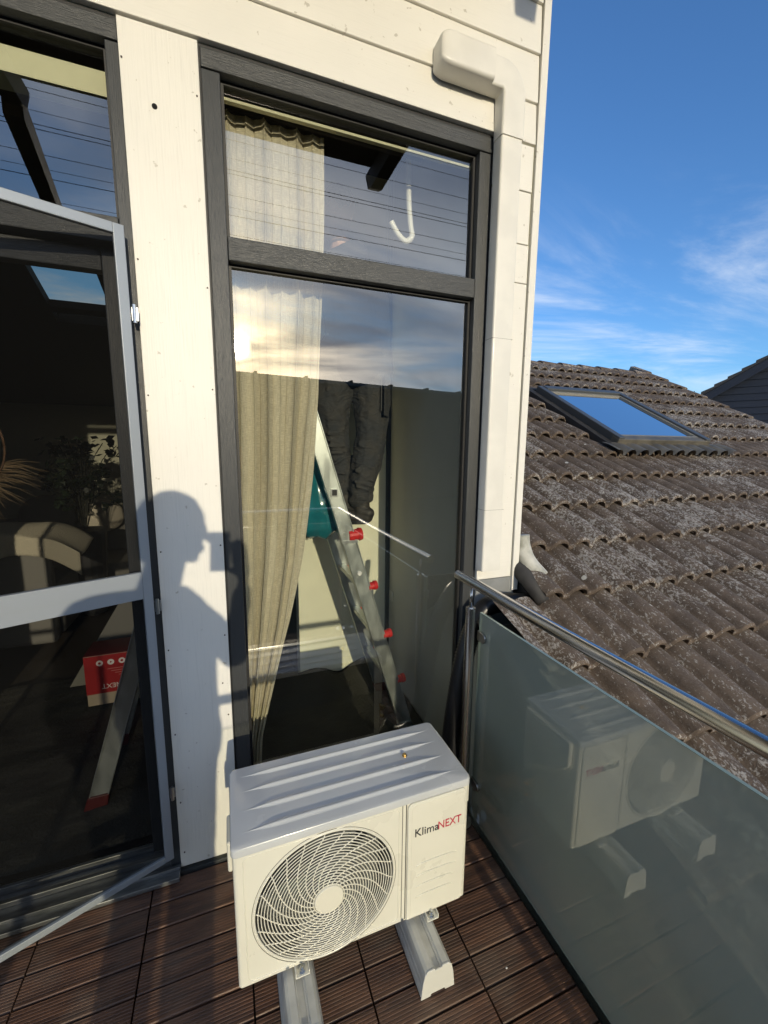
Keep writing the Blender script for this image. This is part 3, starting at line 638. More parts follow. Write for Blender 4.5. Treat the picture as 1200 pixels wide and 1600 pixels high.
b = nb(); nx, ny = 60, 30; g = []
for j in range(ny+1):
    row = []
    for i in range(nx+1):
        u = i/nx; w = j/ny; x = -2.35 + 1.22*u
        drop = max(0, w-0.45); z = 0.99 + 0.10*math.sin(u*PI*0.9+0.3) - drop*(0.30+0.55*math.exp(-((u-0.33)/0.20)**2)) - 0.10*max(0, (u-0.8)/0.2)**2 - 0.03*math.sin(9*w+5*u)
        y = 2.62 - 0.40*min(w, 0.45)/0.45*1.0 - 0.03*drop
        row.append(b.verts.new((x, y, z + 0.012*noise.noise(Vector((x*6, w*4, 0))))))
    g.append(row)
for j in range(ny):
    for i in range(nx): b.faces.new((g[j][i], g[j][i+1], g[j+1][i+1], g[j+1][i]))
KNIT = mat('cream_knit', (0.50, 0.46, 0.34), 0.95, bump=1.0, bscale=90, stretch=(1, 1, 2.5), bdist=0.008)
o = obj('blanket', b, KNIT, smooth=True); sm = o.modifiers.new('thick', 'SOLIDIFY'); sm.thickness = 0.02; tag(o, 'cream knitted blanket with a sunlit edge draped over the armchair', 'blanket')
pl = empty('potted_plant', 'dark leafy house plant in the middle of the dim room', 'plant', (-1.32, 2.9, 0.03))
rp = random.Random(11); b = nb(); s_ = nb(); lf = nb()
tube(b, [(-1.35, 3.2, 0.04), (-1.35, 3.2, 0.9)], [0.13, 0.18], 18); obj('pot', b, mat('dark_pot', (0.03, 0.03, 0.03), 0.5), pl, smooth=False)
for k in range(34):
    a = rp.uniform(0, 2*PI); r = rp.uniform(0.1, 0.34); top = Vector((-1.35 + r*math.cos(a), 3.2 + r*math.sin(a)*0.6, 1.25 + rp.uniform(-0.05, 0.55)))
    mid = Vector((-1.35, 3.2, 1.1)).lerp(top, 0.5) + Vector((0, 0, 0.1)); tube(s_, smooth_curve([(-1.35, 3.2, 0.85), mid, top], 5), 0.004, 5)
    for q in range(15):
        c = top + Vector((rp.uniform(-.09, .09), rp.uniform(-.09, .09), rp.uniform(-.12, .06))); d = Vector((rp.uniform(-1, 1), rp.uniform(-1, 1), rp.uniform(-.8, .3))).normalized(); n_ = d.cross(Vector((rp.uniform(-1, 1), rp.uniform(-1, 1), 1))).normalized(); l_ = rp.uniform(.05, .09)
        v = [lf.verts.new(p) for p in (c-d*l_*.6, c+n_*l_*.38, c+d*l_*.6, c-n_*l_*.38)]; lf.faces.new(v)
obj('stem', s_, mat('plant_stem', (0.02, 0.022, 0.01), 0.7), pl); obj('leaves', lf, mat('dark_leaf', (0.010, 0.018, 0.008), 0.5), pl)
wr = empty('dried_wreath', 'ring of dried pampas grass hanging at the left behind the screen', 'wreath', (-0.95, 1.0, 1.9))
b = nb(); cxw, czw = -1.225, 1.72
ringp = [(cxw + 0.20*math.cos(2*PI*k/40), 0.95, czw + 0.23*math.sin(2*PI*k/40)) for k in range(41)]
tube(b, ringp, 0.005, 8); tube(b, [(x+0.004, y-0.006, z+0.005) for x, y, z in ringp], 0.003, 6); obj('hoop', b, mat('rattan', (0.16, 0.085, 0.04), 0.7), wr, smooth=True)
b = nb(); rp = random.Random(5)
for k in range(150):
    base = rp.uniform(-1.9, -0.35); p0 = Vector((cxw + 0.20*math.cos(base), 0.95, czw + 0.23*math.sin(base))); d = Vector((math.cos(base-0.9*rp.random())+0.5, rp.uniform(-.4, .4), math.sin(base)*0.4+rp.uniform(-.05, .45))).normalized(); l_ = rp.uniform(.04, .19)
    p1 = p0 + d*l_ - Vector((0, 0, l_*l_*0.9)); w_ = 0.0011
    tube(b, [p0, p0.lerp(p1, .5)+Vector((0, 0, l_*0.08)), p1], [w_, w_*1.1, w_*0.3], 3)
obj('grass', b, mat('dried_grass', (0.42, 0.30, 0.16), 0.9), wr)
tag(obj('wall_switch', box(1.072, 1.0795, 1.00, 1.06, 0.63, 0.70), mat('white_switch', (0.6, 0.6, 0.56), 0.4), bevel=0.003), 'small white socket on the shaded side wall behind the ladder', 'socket')

# white flexible drain hose
hp = smooth_curve([(0.822, 0.25, 3.42), (0.824, 0.25, 3.1), (0.827, 0.25, 2.85), (0.838, 0.25, 2.74), (0.845, 0.25, 2.69), (0.815, 0.25, 2.665), (0.775, 0.25, 2.69), (0.742, 0.25, 2.735)], 26)
b = nb(); tube(b, hp, [0.0125 + (0.0016 if i % 2 else -0.0012)*(1 if i > len(hp)*0.62 else 0.2) for i in range(len(hp))], 14, cap=False)
tag(obj('drain_hose', b, mat('white_hose_plastic', (0.72, 0.71, 0.64), 0.4), smooth=True), 'white corrugated hose ending in a hook behind the upper pane', 'hose')

# ------------------------------------------------------------------ people
SKIN = mat('skin', (0.55, 0.33, 0.24), 0.5, var=0.08, vscale=20)
def hand(bm, wrist, palm_dir, side, nrm, curl=0.5, s=1.0):
    """palm + five fingers. palm_dir: wrist->knuckles, side: towards the thumb, nrm: palm normal (fingers curl that way)"""
    w = Vector(wrist); d = Vector(palm_dir).normalized(); sd_ = Vector(side); sd_ = (sd_ - d*sd_.dot(d)).normalized(); n = Vector(nrm); n = (n - d*n.dot(d) - sd_*n.dot(sd_)).normalized()
    for k in range(4):
        off = (0.03 - 0.02*k)*s; limb(bm, w + sd_*off*0.6, w + d*0.085*s + sd_*off, 0.014*s, 0.012*s, 3)
    for k, ln in enumerate((0.070, 0.078, 0.072, 0.056)):
        off = (0.031 - 0.0205*k)*s; p = w + d*0.088*s + sd_*off; a = curl*(0.8+0.1*k); r = 0.0085*s
        for q, f in enumerate((0.45, 0.32, 0.25)):
            a2 = a*(q+1)*0.8; dd = (d*math.cos(a2) + n*math.sin(a2)).normalized(); e = p + dd*ln*f*s; limb(bm, p, e, r, r*0.92, 2); p = e; r *= 0.92
    p = w + d*0.025*s + sd_*0.03*s; dd = (d*0.6 + sd_*0.8 + n*0.25).normalized(); e = p + dd*0.045*s; limb(bm, p, e, 0.012*s, 0.0105*s, 2)
    dd2 = (d*0.85 + sd_*0.15 + n*0.5).normalized(); limb(bm, e, e + dd2*0.032*s, 0.0105*s, 0.009*s, 2)
def head(bm, c, face, upv, s=1.0):
    f = Vector(face).normalized(); u = Vector(upv).normalized(); u = (u - f*u.dot(f)).normalized(); r_ = f.cross(u)
    Rm = Matrix((r_, f, u)).transposed(); c = Vector(c)
    P = lambda x, y, z: c + Rm @ Vector((x*s, y*s, z*s))
    blob(bm, P(0, -0.012, 0.03), (0.076*s, 0.096*s, 0.093*s), 18, 12, Rm)
    blob(bm, P(0, 0.028, -0.035), (0.058*s, 0.062*s, 0.078*s), 16, 10, Rm)
    blob(bm, P(0, 0.066, -0.092), (0.024*s, 0.022*s, 0.022*s), 10, 8, Rm)      # chin
    limb(bm, P(0, 0.088, 0.012), P(0, 0.112, -0.024), 0.009*s, 0.014*s, 3)       # nose
    for sx in (-1, 1):
        blob(bm, P(sx*0.078, -0.008, -0.005), (0.010*s, 0.022*s, 0.033*s), 10, 8, Rm)
        limb(bm, P(sx*0.012, 0.084, 0.022), P(sx*0.045, 0.072, 0.022), 0.010*s, 0.008*s, 2)   # brow
    limb(bm, P(-0.018, 0.090, -0.053), P(0.018, 0.090, -0.053), 0.008*s, 0.008*s, 2)           # lips
    limb(bm, P(-0.015, 0.087, -0.066), P(0.015, 0.087, -0.066), 0.008*s, 0.008*s, 2)
    return Rm, P
JACK = mat('dark_blue_jacket', (0.02, 0.025, 0.04), 0.85, bump=0.3, bscale=200); TROU = mat('black_work_trousers', (0.040, 0.042, 0.044), 0.85, var=0.35, vscale=14, bump=0.5, bscale=260, col2=(0.048, 0.045, 0.040))
t = TROU.node_tree; pb = t.nodes['Principled BSDF']; c_ = N(t, 'ShaderNodeTexCoord'); mp_ = N(t, 'ShaderNodeMapping'); mp_.inputs['Scale'].default_value = (1, 1, 1.9); mp_.inputs['Rotation'].default_value = (0.3, 0.5, 0); L(t, c_.outputs['Object'], mp_.inputs[0]); nn = N(t, 'ShaderNodeTexNoise'); nn.inputs['Scale'].default_value = 8; nn.inputs['Detail'].default_value = 3; nn.inputs['Distortion'].default_value = 1.3; L(t, mp_.outputs[0], nn.inputs['Vector'])
rd = math_(t, 'ABSOLUTE', math_(t, 'SUBTRACT', nn.outputs[0], 0.5)); b2 = N(t, 'ShaderNodeBump'); b2.inputs['Strength'].default_value = 1.0; b2.inputs['Distance'].default_value = 0.022; L(t, rd, b2.inputs['Height']); L(t, pb.inputs['Normal'].links[0].from_socket, b2.inputs['Normal']); L(t, b2.outputs[0], pb.inputs['Normal'])
BOOT = mat('worn_black_leather', (0.045, 0.038, 0.030), 0.6, var=0.4, vscale=30); HAIR = mat('dark_hair', (0.03, 0.02, 0.015), 0.7)

def person_worker():
    root = empty('person', 'person in black work trousers and boots standing on the ladder behind the glass', 'person', (0.7, 0.66, 1.28))
    body = nb()
    hc = Vector((0.600, 0.68, 2.945))
    head(body, hc, (-0.75, 0.45, -0.15), (0.05, 0, 1))
    limb(body, (0.605, 0.68, 2.88), (0.63, 0.69, 2.76), 0.055, 0.062)
    limb(body, (0.65, 0.70, 2.66), (0.70, 0.70, 2.22), 0.12, 0.13)
    for sy in (-1, 1):
        limb(body, (0.65, 0.70+sy*0.05, 2.72), (0.66, 0.70+sy*0.165, 2.70), 0.07, 0.055)
        limb(body, (0.66, 0.70+sy*0.175, 2.70), (0.46, 0.72+sy*0.20, 2.58), 0.048, 0.038); limb(body, (0.46, 0.72+sy*0.20, 2.58), (0.27, 0.75+sy*0.12, 2.86), 0.036, 0.026)
        hand(body, (0.27, 0.75+sy*0.12, 2.86), (-1, 0, 0.4), (0, -sy*0.3, 1), (0, -sy, 0.2), 0.5)
        pass
    limb(body, (0.795, 0.70, 2.16), (0.800, 0.68, 1.82), 0.075, 0.055); limb(body, (0.800, 0.68, 1.82), (0.745, 0.69, 1.42), 0.052, 0.036)
    limb(body, (0.60, 0.74, 2.16), (0.60, 0.77, 1.80), 0.075, 0.055); limb(body, (0.60, 0.77, 1.80), (0.655, 0.765, 1.42), 0.052, 0.034)
    fuse('body', body, SKIN, root, 0.006)
    j = nb()
    limb(j, (0.66, 0.60, 2.70), (0.66, 0.80, 2.70), 0.085, 0.085); limb(j, (0.65, 0.70, 2.64), (0.71, 0.70, 2.20), 0.155, 0.150)
    limb(j, (0.655, 0.66, 2.60), (0.705, 0.64, 2.20), 0.13, 0.14); limb(j, (0.655, 0.75, 2.60), (0.705, 0.76, 2.20), 0.13, 0.14)
    limb(j, (0.79, 0.70, 2.52), (0.80, 0.70, 2.18), 0.115, 0.135)
    for sy in (-1, 1): limb(j, (0.66, 0.70+sy*0.165, 2.70), (0.46, 0.72+sy*0.205, 2.58), 0.068, 0.056); limb(j, (0.46, 0.72+sy*0.205, 2.58), (0.34, 0.735+sy*0.16, 2.65), 0.055, 0.045)
    fuse('jacket', j, mat('black_hoodie', (0.018, 0.018, 0.02), 0.9, bump=0.3, bscale=220), root, 0.012, 4, (0.012, 0.08))
    t = nb()
    # far leg (hidden partly) and near leg: the two thighs side by side as in the photo
    limb(t, (0.645, 0.72, 2.24), (0.79, 0.70, 2.24), 0.150, 0.130)
    def leg(pts, rs):
        for (a, c), (r0, r1) in zip(zip(pts, pts[1:]), zip(rs, rs[1:])): limb(t, a, c, r0, r1)
    leg([(0.60, 0.74, 2.22), (0.585, 0.75, 1.98), (0.60, 0.77, 1.80), (0.635, 0.77, 1.58), (0.655, 0.77, 1.44)], [0.130, 0.108, 0.088, 0.072, 0.052])
    leg([(0.795, 0.70, 2.22), (0.803, 0.69, 2.00), (0.800, 0.68, 1.82), (0.775, 0.69, 1.64), (0.735, 0.70, 1.49), (0.735, 0.70, 1.435)], [0.128, 0.112, 0.092, 0.092, 0.076, 0.066])
    # bunched hems
    for zz_, rr_ in ((1.478, 0.082), (1.452, 0.074), (1.425, 0.080)): limb(t, (0.715, 0.70, zz_), (0.775, 0.70, zz_+0.012), rr_*0.62, rr_*0.60)
    rr = random.Random(4)
    # cloth creases as raised ridges across the knees and shins
    for k in range(15):
        z = 1.50 + 0.030*k + rr.uniform(-.008, .008); w = 0.06 + 0.018*math.sin(k); cx_ = 0.755 + 0.05*min(1, (z-1.5)/0.3)
        limb(t, (cx_-w, 0.625, z+rr.uniform(0.01, .04)), (cx_+w*0.45, 0.620, z-rr.uniform(0.01, .04)), 0.012, 0.005)
    for k in range(9):
        z = 1.60 + 0.045*k; limb(t, (0.545, 0.69, z+rr.uniform(-.03, .03)), (0.645, 0.68, z-rr.uniform(-.03, .03)), 0.010, 0.005)
    fuse('trousers', t, TROU, root, 0.0065, 4, (0.022, 0.075))
    # thigh pocket
    pk = nb(); prism(pk, [(-0.050, -0.10), (0.045, -0.105), (0.055, 0.0), (0.050, 0.11), (-0.045, 0.115)], 0.0, 0.010, lambda u, v_, q: (0.852+u*0.55+q*0.35, 0.585+u*0.7-q, 2.005+v_))
    obj('pocket', pk, TROU, root, bevel=0.006, seg=3)
    pk = nb(); prism(pk, [(-0.053, 0.06), (0.058, 0.055), (0.058, 0.12), (-0.05, 0.125)], 0.0105, 0.015, lambda u, v_, q: (0.852+u*0.55+q*0.35, 0.585+u*0.7-q, 2.005+v_)); obj('pocket_flap', pk, TROU, root, bevel=0.004)
    obj('zip', box(0.815, 0.822, 0.566, 0.574, 1.93, 2.10), BLACKG, root)
    for dx, dy in ((0, 0), (-0.085, 0.07)):
        s = nb()
        limb(s, (0.745+dx, 0.69+dy, 1.43), (0.750+dx, 0.69+dy, 1.345), 0.046, 0.044); limb(s, (0.765+dx, 0.665+dy, 1.322), (0.62+dx, 0.73+dy, 1.318), 0.040, 0.036); limb(s, (0.775+dx, 0.655+dy, 1.345), (0.73+dx, 0.68+dy, 1.36), 0.036, 0.038)
        limb(s, (0.66+dx, 0.70+dy, 1.33), (0.61+dx, 0.73+dy, 1.318), 0.042, 0.034)
        bt = fuse('boot', s, BOOT, root, 0.006, 4)
        so = nb(); out = []
        for k in range(20):
            a = 2*PI*k/20; out.append((0.105*math.cos(a)*(1 if math.cos(a) < 0 else 0.9), 0.042*math.sin(a)))
        ang = math.atan2(0.055, -0.13)
        prism(so, out, 1.281, 1.301, lambda u, v_, q: (0.69+dx + u*math.cos(ang+PI) - v_*math.sin(ang+PI), 0.695+dy + u*math.sin(ang+PI) + v_*math.cos(ang+PI), q)); obj('sole', so, BLKRUB, bt, bevel=0.004)
        lc = nb()
        for q in range(4): tube(lc, [(0.72+dx, 0.643+dy+0.004*q, 1.35+0.020*q), (0.765+dx, 0.638+dy, 1.358+0.020*q)], 0.003, 6)
        obj('laces', lc, mat('grey_laces', (0.06, 0.06, 0.055), 0.8), bt)
    h = nb(); hr = random.Random(9)
    blob(h, hc + Vector((0.012, -0.004, 0.045)), (0.088, 0.090, 0.085), 22, 14)
    o = fuse('hair', h, mat('greying_hair', (0.16, 0.145, 0.12), 0.8, var=0.5, vscale=60), root, 0.008, 2, (0.014, 0.02))
person_worker()

def person_photographer():
    root = empty('person', 'tall person in dark jacket taking the picture whose shadow falls on the white panel', 'person', (-0.30, -1.88, 0.0))
    body = nb(); hc = Vector((-0.122, -1.90, 1.835))
    Rm, P = head(body, hc, (0.93, 0.35, -0.22), (0.18, 0, 1), 1.04)
    limb(body, (-0.150, -1.90, 1.77), (-0.195, -1.90, 1.62), 0.060, 0.068)
    limb(body, (-0.20, -1.89, 1.50), (-0.25, -1.88, 1.02), 0.12, 0.13)
    limb(body, (-0.20, -1.89, 1.58), (-0.12, -1.93, 1.545), 0.07, 0.06)
    limb(body, (-0.11, -1.93, 1.54), (0.055, -1.96, 1.34), 0.046, 0.038); limb(body, (0.055, -1.96, 1.34), (0.098, -1.745, 1.60), 0.038, 0.026)
    limb(body, (-0.40, -1.85, 1.54), (-0.47, -1.84, 1.24), 0.046, 0.038); limb(body, (-0.47, -1.84, 1.24), (-0.44, -1.72, 1.0), 0.038, 0.026)
    hand(body, (0.098, -1.745, 1.60), (-0.15, 0.20, 1), (-1, 0.2, 0), (-0.75, 0.7, 0), 0.30, 0.95)
    hand(body, (-0.44, -1.72, 1.0), (0, 0.15, -1), (0.3, 1, 0), (1, 0, 0), 0.35, 0.95)
    for dx, dy in ((-0.155, -1.85), (-0.345, -1.83)):
        limb(body, (dx, dy-0.02, 0.95), (dx, dy, 0.52), 0.09, 0.06); limb(body, (dx, dy, 0.52), (dx, dy-0.02, 0.1), 0.06, 0.04)
    fuse('body', body, SKIN, root, 0.006)
    h = nb(); blob(h, P(0, -0.028, 0.045), (0.090, 0.104, 0.095), 20, 14, Rm); limb(h, P(0, -0.10, 0.02), P(0, -0.085, -0.08), 0.05, 0.04); fuse('hair', h, HAIR, root, 0.008, 3, (0.012, 0.02))
    j = nb()
    limb(j, (-0.15, -1.93, 1.555), (-0.36, -1.86, 1.545), 0.085, 0.082)
    limb(j, (-0.165, -1.90, 1.46), (-0.160, -1.89, 0.96), 0.145, 0.150); limb(j, (-0.33, -1.86, 1.46), (-0.33, -1.86, 0.96), 0.14, 0.145); limb(j, (-0.25, -1.93, 1.48), (-0.25, -1.91, 0.98), 0.13, 0.13)
    limb(j, (-0.11, -1.93, 1.54), (0.055, -1.96, 1.34), 0.070, 0.060); limb(j, (0.055, -1.96, 1.34), (0.090, -1.79, 1.54), 0.058, 0.042)
    limb(j, (-0.40, -1.85, 1.54), (-0.47, -1.84, 1.24), 0.070, 0.06); limb(j, (-0.47, -1.84, 1.24), (-0.445, -1.75, 1.04), 0.058, 0.042)
    fuse('jacket', j, JACK, root, 0.010, 4, (0.014, 0.07))
    t = nb(); limb(t, (-0.165, -1.90, 0.96), (-0.34, -1.87, 0.96), 0.140, 0.14)
    for dx, dy in ((-0.155, -1.85), (-0.345, -1.83)): limb(t, (dx, dy-0.02, 0.95), (dx, dy, 0.52), 0.125, 0.095); limb(t, (dx, dy, 0.52), (dx, dy-0.02, 0.14), 0.093, 0.075)
    fuse('trousers', t, mat('blue_jeans', (0.03, 0.045, 0.08), 0.85), root, 0.010, 3, (0.012, 0.06))
    for dx, dy in ((-0.155, -1.86), (-0.345, -1.84)):
        s = nb(); limb(s, (dx, dy-0.01, 0.13), (dx, dy-0.01, 0.06), 0.05, 0.045); limb(s, (dx, dy-0.02, 0.045), (dx+0.02, dy+0.16, 0.04), 0.042, 0.038); fuse('shoe', s, BOOT, root, 0.007, 3)
person_photographer()
# the phone, just behind the viewpoint and turned like the picture
ph = empty('phone', 'dark smartphone held up by the person taking the picture', 'phone', (0, 0, 0))
c0 = Vector((0, -1.66, 1.73)) - fwd*0.016
def php(u, v_, w): return c0 + right*u + up*v_ + fwd*w
b = nb(); prism(b, [(-0.018, -0.11), (0.058, -0.11), (0.058, 0.04), (-0.018, 0.04)], -0.008, 0.0, lambda u, v_, t: php(u, v_, t)); obj('case', b, BLKRUB, ph, bevel=0.003)
b = nb(); prism(b, [(-0.018, -0.018), (0.018, -0.018), (0.018, 0.018), (-0.018, 0.018)], 0.0002, 0.002, lambda u, v_, t: php(u, v_, t)); obj('camera_bump', b, DARKIN, ph)

# ------------------------------------------------------------------ outdoor unit of the air conditioner
ac = empty('air_conditioner', 'ivory outdoor air conditioning unit with round spiral fan grille standing on two support blocks', 'air conditioner', (0.35, -0.4, 0.113))
X0, X1, YF, YB, Z0, Z1 = -0.038, 0.742, -0.560, -0.247, 0.116, 0.600
FC = (0.237, 0.335); FR = 0.217
LZ_ = Z1
def front_sheet():
    """front face with a round hole, as a fan of quads between the circle and the rectangle, with rounded vertical edges"""
    b = nb(); n = 96; xa, xb, za, zb = X0+0.012, 0.500, Z0, Z1-0.022
    inner, outer = [], []
    for k in range(n):
        a = 2*PI*k/n; c, s = math.cos(a), math.sin(a); inner.append(b.verts.new((FC[0]+(FR+0.004)*c, YF, FC[1]+(FR+0.004)*s)))
        tx = ((xb-FC[0])/c) if c > 1e-6 else ((xa-FC[0])/c if c < -1e-6 else 1e9); tz = ((zb-FC[1])/s) if s > 1e-6 else ((za-FC[1])/s if s < -1e-6 else 1e9); t = min(tx, tz)
        outer.append(b.verts.new((FC[0]+t*c, YF, FC[1]+t*s)))
    for k in range(n): b.faces.new((inner[k], inner[(k+1) % n], outer[(k+1) % n], outer[k]))
    # exact corners
    for cx, cz2 in ((xa, za), (xa, zb), (xb, za), (xb, zb)):
        best = sorted(outer, key=lambda v: (v.co.x-cx)**2 + (v.co.z-cz2)**2)[0]; best.co = Vector((cx, YF, cz2))
    # recess ring into the hole
    ins = [b.verts.new((v.co.x, YF+0.018, v.co.z)) for v in inner]
    for k in range(n): b.faces.new((inner[(k+1) % n], inner[k], ins[k], ins[(k+1) % n]))
    return b
obj('front_panel', front_sheet(), ACW, ac)
# casing: rounded left edge, left side, right strip, bottom lip, back
b = nb()
def vstrip(b, pts, z0, z1):
    A = [b.verts.new((x, y, z0)) for x, y in pts]; B = [b.verts.new((x, y, z1)) for x, y in pts]
    for k in range(len(pts)-1): b.faces.new((A[k], A[k+1], B[k+1], B[k]))
arc = lambda cx, cy, r, a0, a1, n=6: [(cx + r*math.cos(a0+(a1-a0)*k/n), cy + r*math.sin(a0+(a1-a0)*k/n)) for k in range(n+1)]
vstrip(b, [(X0+0.06, YB)] + arc(X0+0.012, YB-0.012, 0.012, PI/2, PI) + arc(X0+0.012, YF+0.012, 0.012, PI, 1.5*PI), Z0, Z1-0.022)
obj('left_casing', b, ACW, ac, smooth=True, recalc=False).modifiers.new('e', 'EDGE_SPLIT').split_angle = R(35); b = nb()
vstrip(b, [(0.500, YF)] + arc(X1-0.012, YF+0.012, 0.012, -PI/2, 0) + arc(X1-0.012, YB-0.012, 0.012, 0, PI/2) + [(X1-0.035, YB)], Z0, Z1-0.022)
obj('right_casing', b, ACW, ac, smooth=True, recalc=False).modifiers.new('e', 'EDGE_SPLIT').split_angle = R(35)
obj('base_tray', box(X0+0.006, X1-0.006, YF+0.006, YB-0.004, Z0-0.002, Z0+0.02), ACW, ac, bevel=0.004)
# raised outlines on the front (embossed step lines)
def outline(x0, x1, z0, z1, w=0.0022, h=0.0022, r=0.015, y=YF):
    b = nb(); P = []
    for cx, cz2, a0 in ((x1-r, z1-r, 0), (x0+r, z1-r, PI/2), (x0+r, z0+r, PI), (x1-r, z0+r, 1.5*PI)):
        for k in range(6): a = a0 + k*PI/10; P.append((cx + r*math.cos(a), cz2 + r*math.sin(a)))
    P.append(P[0]); P.append(P[1])
    tube(b, [(x, y, z) for x, z in P], w, 6, cap=False)
    return b
obj('embossing', outline(X0+0.028, 0.478, Z0+0.012, 0.562), ACW, ac, smooth=True)
# raised service panel on the right
b = nb(); P = [(0.507, 0.118), (0.716, 0.118), (0.728, 0.130), (0.728, 0.558), (0.716, 0.570), (0.507+0.012, 0.570), (0.507, 0.558)]
prism(b, P, YF-0.0065, YF+0.0002, lambda u, v_, t: (u, t, v_)); obj('service_panel', b, ACW, ac, bevel=0.004, seg=3)
obj('embossing', outline(0.522, 0.722, 0.125, 0.560, 0.0012, 0.001, 0.012, YF-0.0063), ACW, ac, smooth=True)
b = nb()
for k in range(4):
    z = 0.330 - 0.042*k; w0, w1 = 0.540, 0.695-0.003*k
    pts = smooth_curve([(w0, YF-0.0062, z-0.006), (w0+0.03, YF-0.0080, z), (w1-0.03, YF-0.0080, z), (w1, YF-0.0062, z-0.006)], 6); tube(b, pts, 0.0022, 6)
obj('louvre', b, ACW, ac, smooth=True)
obj('seam', box(X0+0.012, X1-0.012, YF-0.0009, YF+0.0002, LZ_-0.0285, LZ_-0.0265), DARKIN, ac)
obj('groove', box(0.4885, 0.4905, YF-0.0008, YF+0.0002, Z0+0.004, 0.572), DARKIN, ac)
obj('groove', box(0.5015, 0.5045, YF-0.0008, YF+0.0002, Z0+0.004, 0.572), DARKIN, ac)
# lid with long ribs
LZ = Z1
b = nb(); rp_ = 0.018
pl_ = []
for cx, cy, a0 in ((X1+0.004-rp_, YB+0.004-rp_, 0), (X0-0.004+rp_, YB+0.004-rp_, PI/2), (X0-0.004+rp_, YF-0.006+rp_, PI), (X1+0.004-rp_, YF-0.006+rp_, 1.5*PI)):
    for k in range(7): a = a0 + k*PI/12; pl_.append((cx + rp_*math.cos(a), cy + rp_*math.sin(a)))
cxm, cym = (X0+X1)/2, (YF+YB)/2
levels = [(LZ-0.026, 0.0), (LZ-0.006, 0.0), (LZ-0.0018, 0.0022), (LZ, 0.007)]
rings = []
for z, ins_ in levels:
    rings.append([b.verts.new((x - math.copysign(ins_, x-cxm), y - math.copysign(ins_, y-cym), z)) for x, y in pl_])
for a, c in zip(rings, rings[1:]):
    for k in range(len(a)): b.faces.new((a[k], a[(k+1) % len(a)], c[(k+1) % len(a)], c[k]))
b.faces.new(rings[-1]); obj('lid', b, ACTOP, ac, smooth=True).modifiers.new('e', 'EDGE_SPLIT').split_angle = R(40)
b = nb()
for yc in (-0.292, -0.358, -0.436, -0.514):
    nx_ = 40; g = []; x0, x1 = X0+0.03, X1-0.03
    for i in range(nx_+1):
        u = i/nx_; e = min(1, min(u, 1-u)/0.16); e = e*e*(3-2*e); w = 0.002 + 0.0105*e; h = 0.0005 + 0.0065*e
        x = x0 + (x1-x0)*u
        g.append([b.verts.new((x, yc + w*q, LZ - 0.0004 + h*math.exp(-(q*1.75)**2))) for q in (-1.25, -0.85, -0.55, -0.3, 0, 0.3, 0.55, 0.85, 1.25)])
    for a, c in zip(g, g[1:]):
        for k in range(8): b.faces.new((a[k], a[k+1], c[k+1], c[k]))
obj('lid_rib', b, ACTOP, ac, smooth=True)
b = nb(); blob(b, (0.568, -0.391, LZ+0.005), (0.007, 0.007, 0.006), 14, 8); tube(b, [(0.568, -0.391, LZ-0.001), (0.568, -0.391, LZ+0.003)], 0.009, 16); obj('lid_screw', b, BRASS, ac, smooth=True)
# grille: rings + spiral bars, domed slightly
gr = nb()
def gy(r): return YF - 0.002 - 0.012*(1-(r/FR)**2)
nr = 19
for k in range(nr):
    r = 0.050 + (FR-0.004-0.050)*k/(nr-1)
    tube(gr, [(FC[0]+r*math.cos(2*PI*q/72), gy(r), FC[1]+r*math.sin(2*PI*q/72)) for q in range(73)], 0.0017, 6, cap=False)
gril = obj('grille', gr, GRILLE, ac, smooth=True)
gs = nb()
for k in range(22):
    a0 = 2*PI*k/22; pts = []
    for q in range(22):
        t = q/21; r = 0.044 + (FR+0.001-0.044)*t; a = a0 - 1.25*(1-(1-t)**1.35)
        pts.append((FC[0]+r*math.cos(a), gy(r)+0.0012, FC[1]+r*math.sin(a)))
    tube(gs, pts, 0.0019, 6)
obj('grille_spiral', gs, GRILLE, gril, smooth=True)
b = nb(); tube(b, [(FC[0], gy(0)-0.004, FC[1]), (FC[0], gy(0)+0.006, FC[1])], [0.0455, 0.048], 48); obj('hub_cap', b, GRILLE, gril, bevel=0.002)
b = nb(); tube(b, [(FC[0]+(FR+0.007)*math.cos(2*PI*q/96), YF+0.0005, FC[1]+(FR+0.007)*math.sin(2*PI*q/96)) for q in range(97)], 0.004, 8, cap=False); obj('grille_rim', b, ACW, gril, smooth=True)
b = nb(); tube(b, [(FC[0]+(FR+0.0135)*math.cos(2*PI*q/96), YF-0.0002, FC[1]+(FR+0.0135)*math.sin(2*PI*q/96)) for q in range(97)], 0.0008, 5, cap=False); obj('seam', b, DARKIN, gril, smooth=True)
# fan behind
fan = nb(); blob(fan, (FC[0], YF+0.075, FC[1]), (0.06, 0.04, 0.06), 24, 12)
for k in range(3):
    a0 = 2*PI*k/3+0.5; g = []
    for i in range(13):
        r = 0.05 + 0.155*i/12; row = []
        for q in range(13):
            a = a0 + (q/12)*1.5 + 0.5*(i/12); row.append(fan.verts.new((FC[0]+r*math.cos(a), YF+0.055+0.055*(q/12), FC[1]+r*math.sin(a))))
        g.append(row)
    for a, c in zip(g, g[1:]):
        for q in range(12): fan.faces.new((a[q], a[q+1], c[q+1], c[q]))
obj('fan', fan, FAN, ac, smooth=True)
b = nb(); n = 60
A_ = [b.verts.new((FC[0]+(FR+0.002)*math.cos(2*PI*k/n), YF+0.012, FC[1]+(FR+0.002)*math.sin(2*PI*k/n))) for k in range(n)]; B_ = [b.verts.new((FC[0]+(FR-0.004)*math.cos(2*PI*k/n), YF+0.13, FC[1]+(FR-0.004)*math.sin(2*PI*k/n))) for k in range(n)]
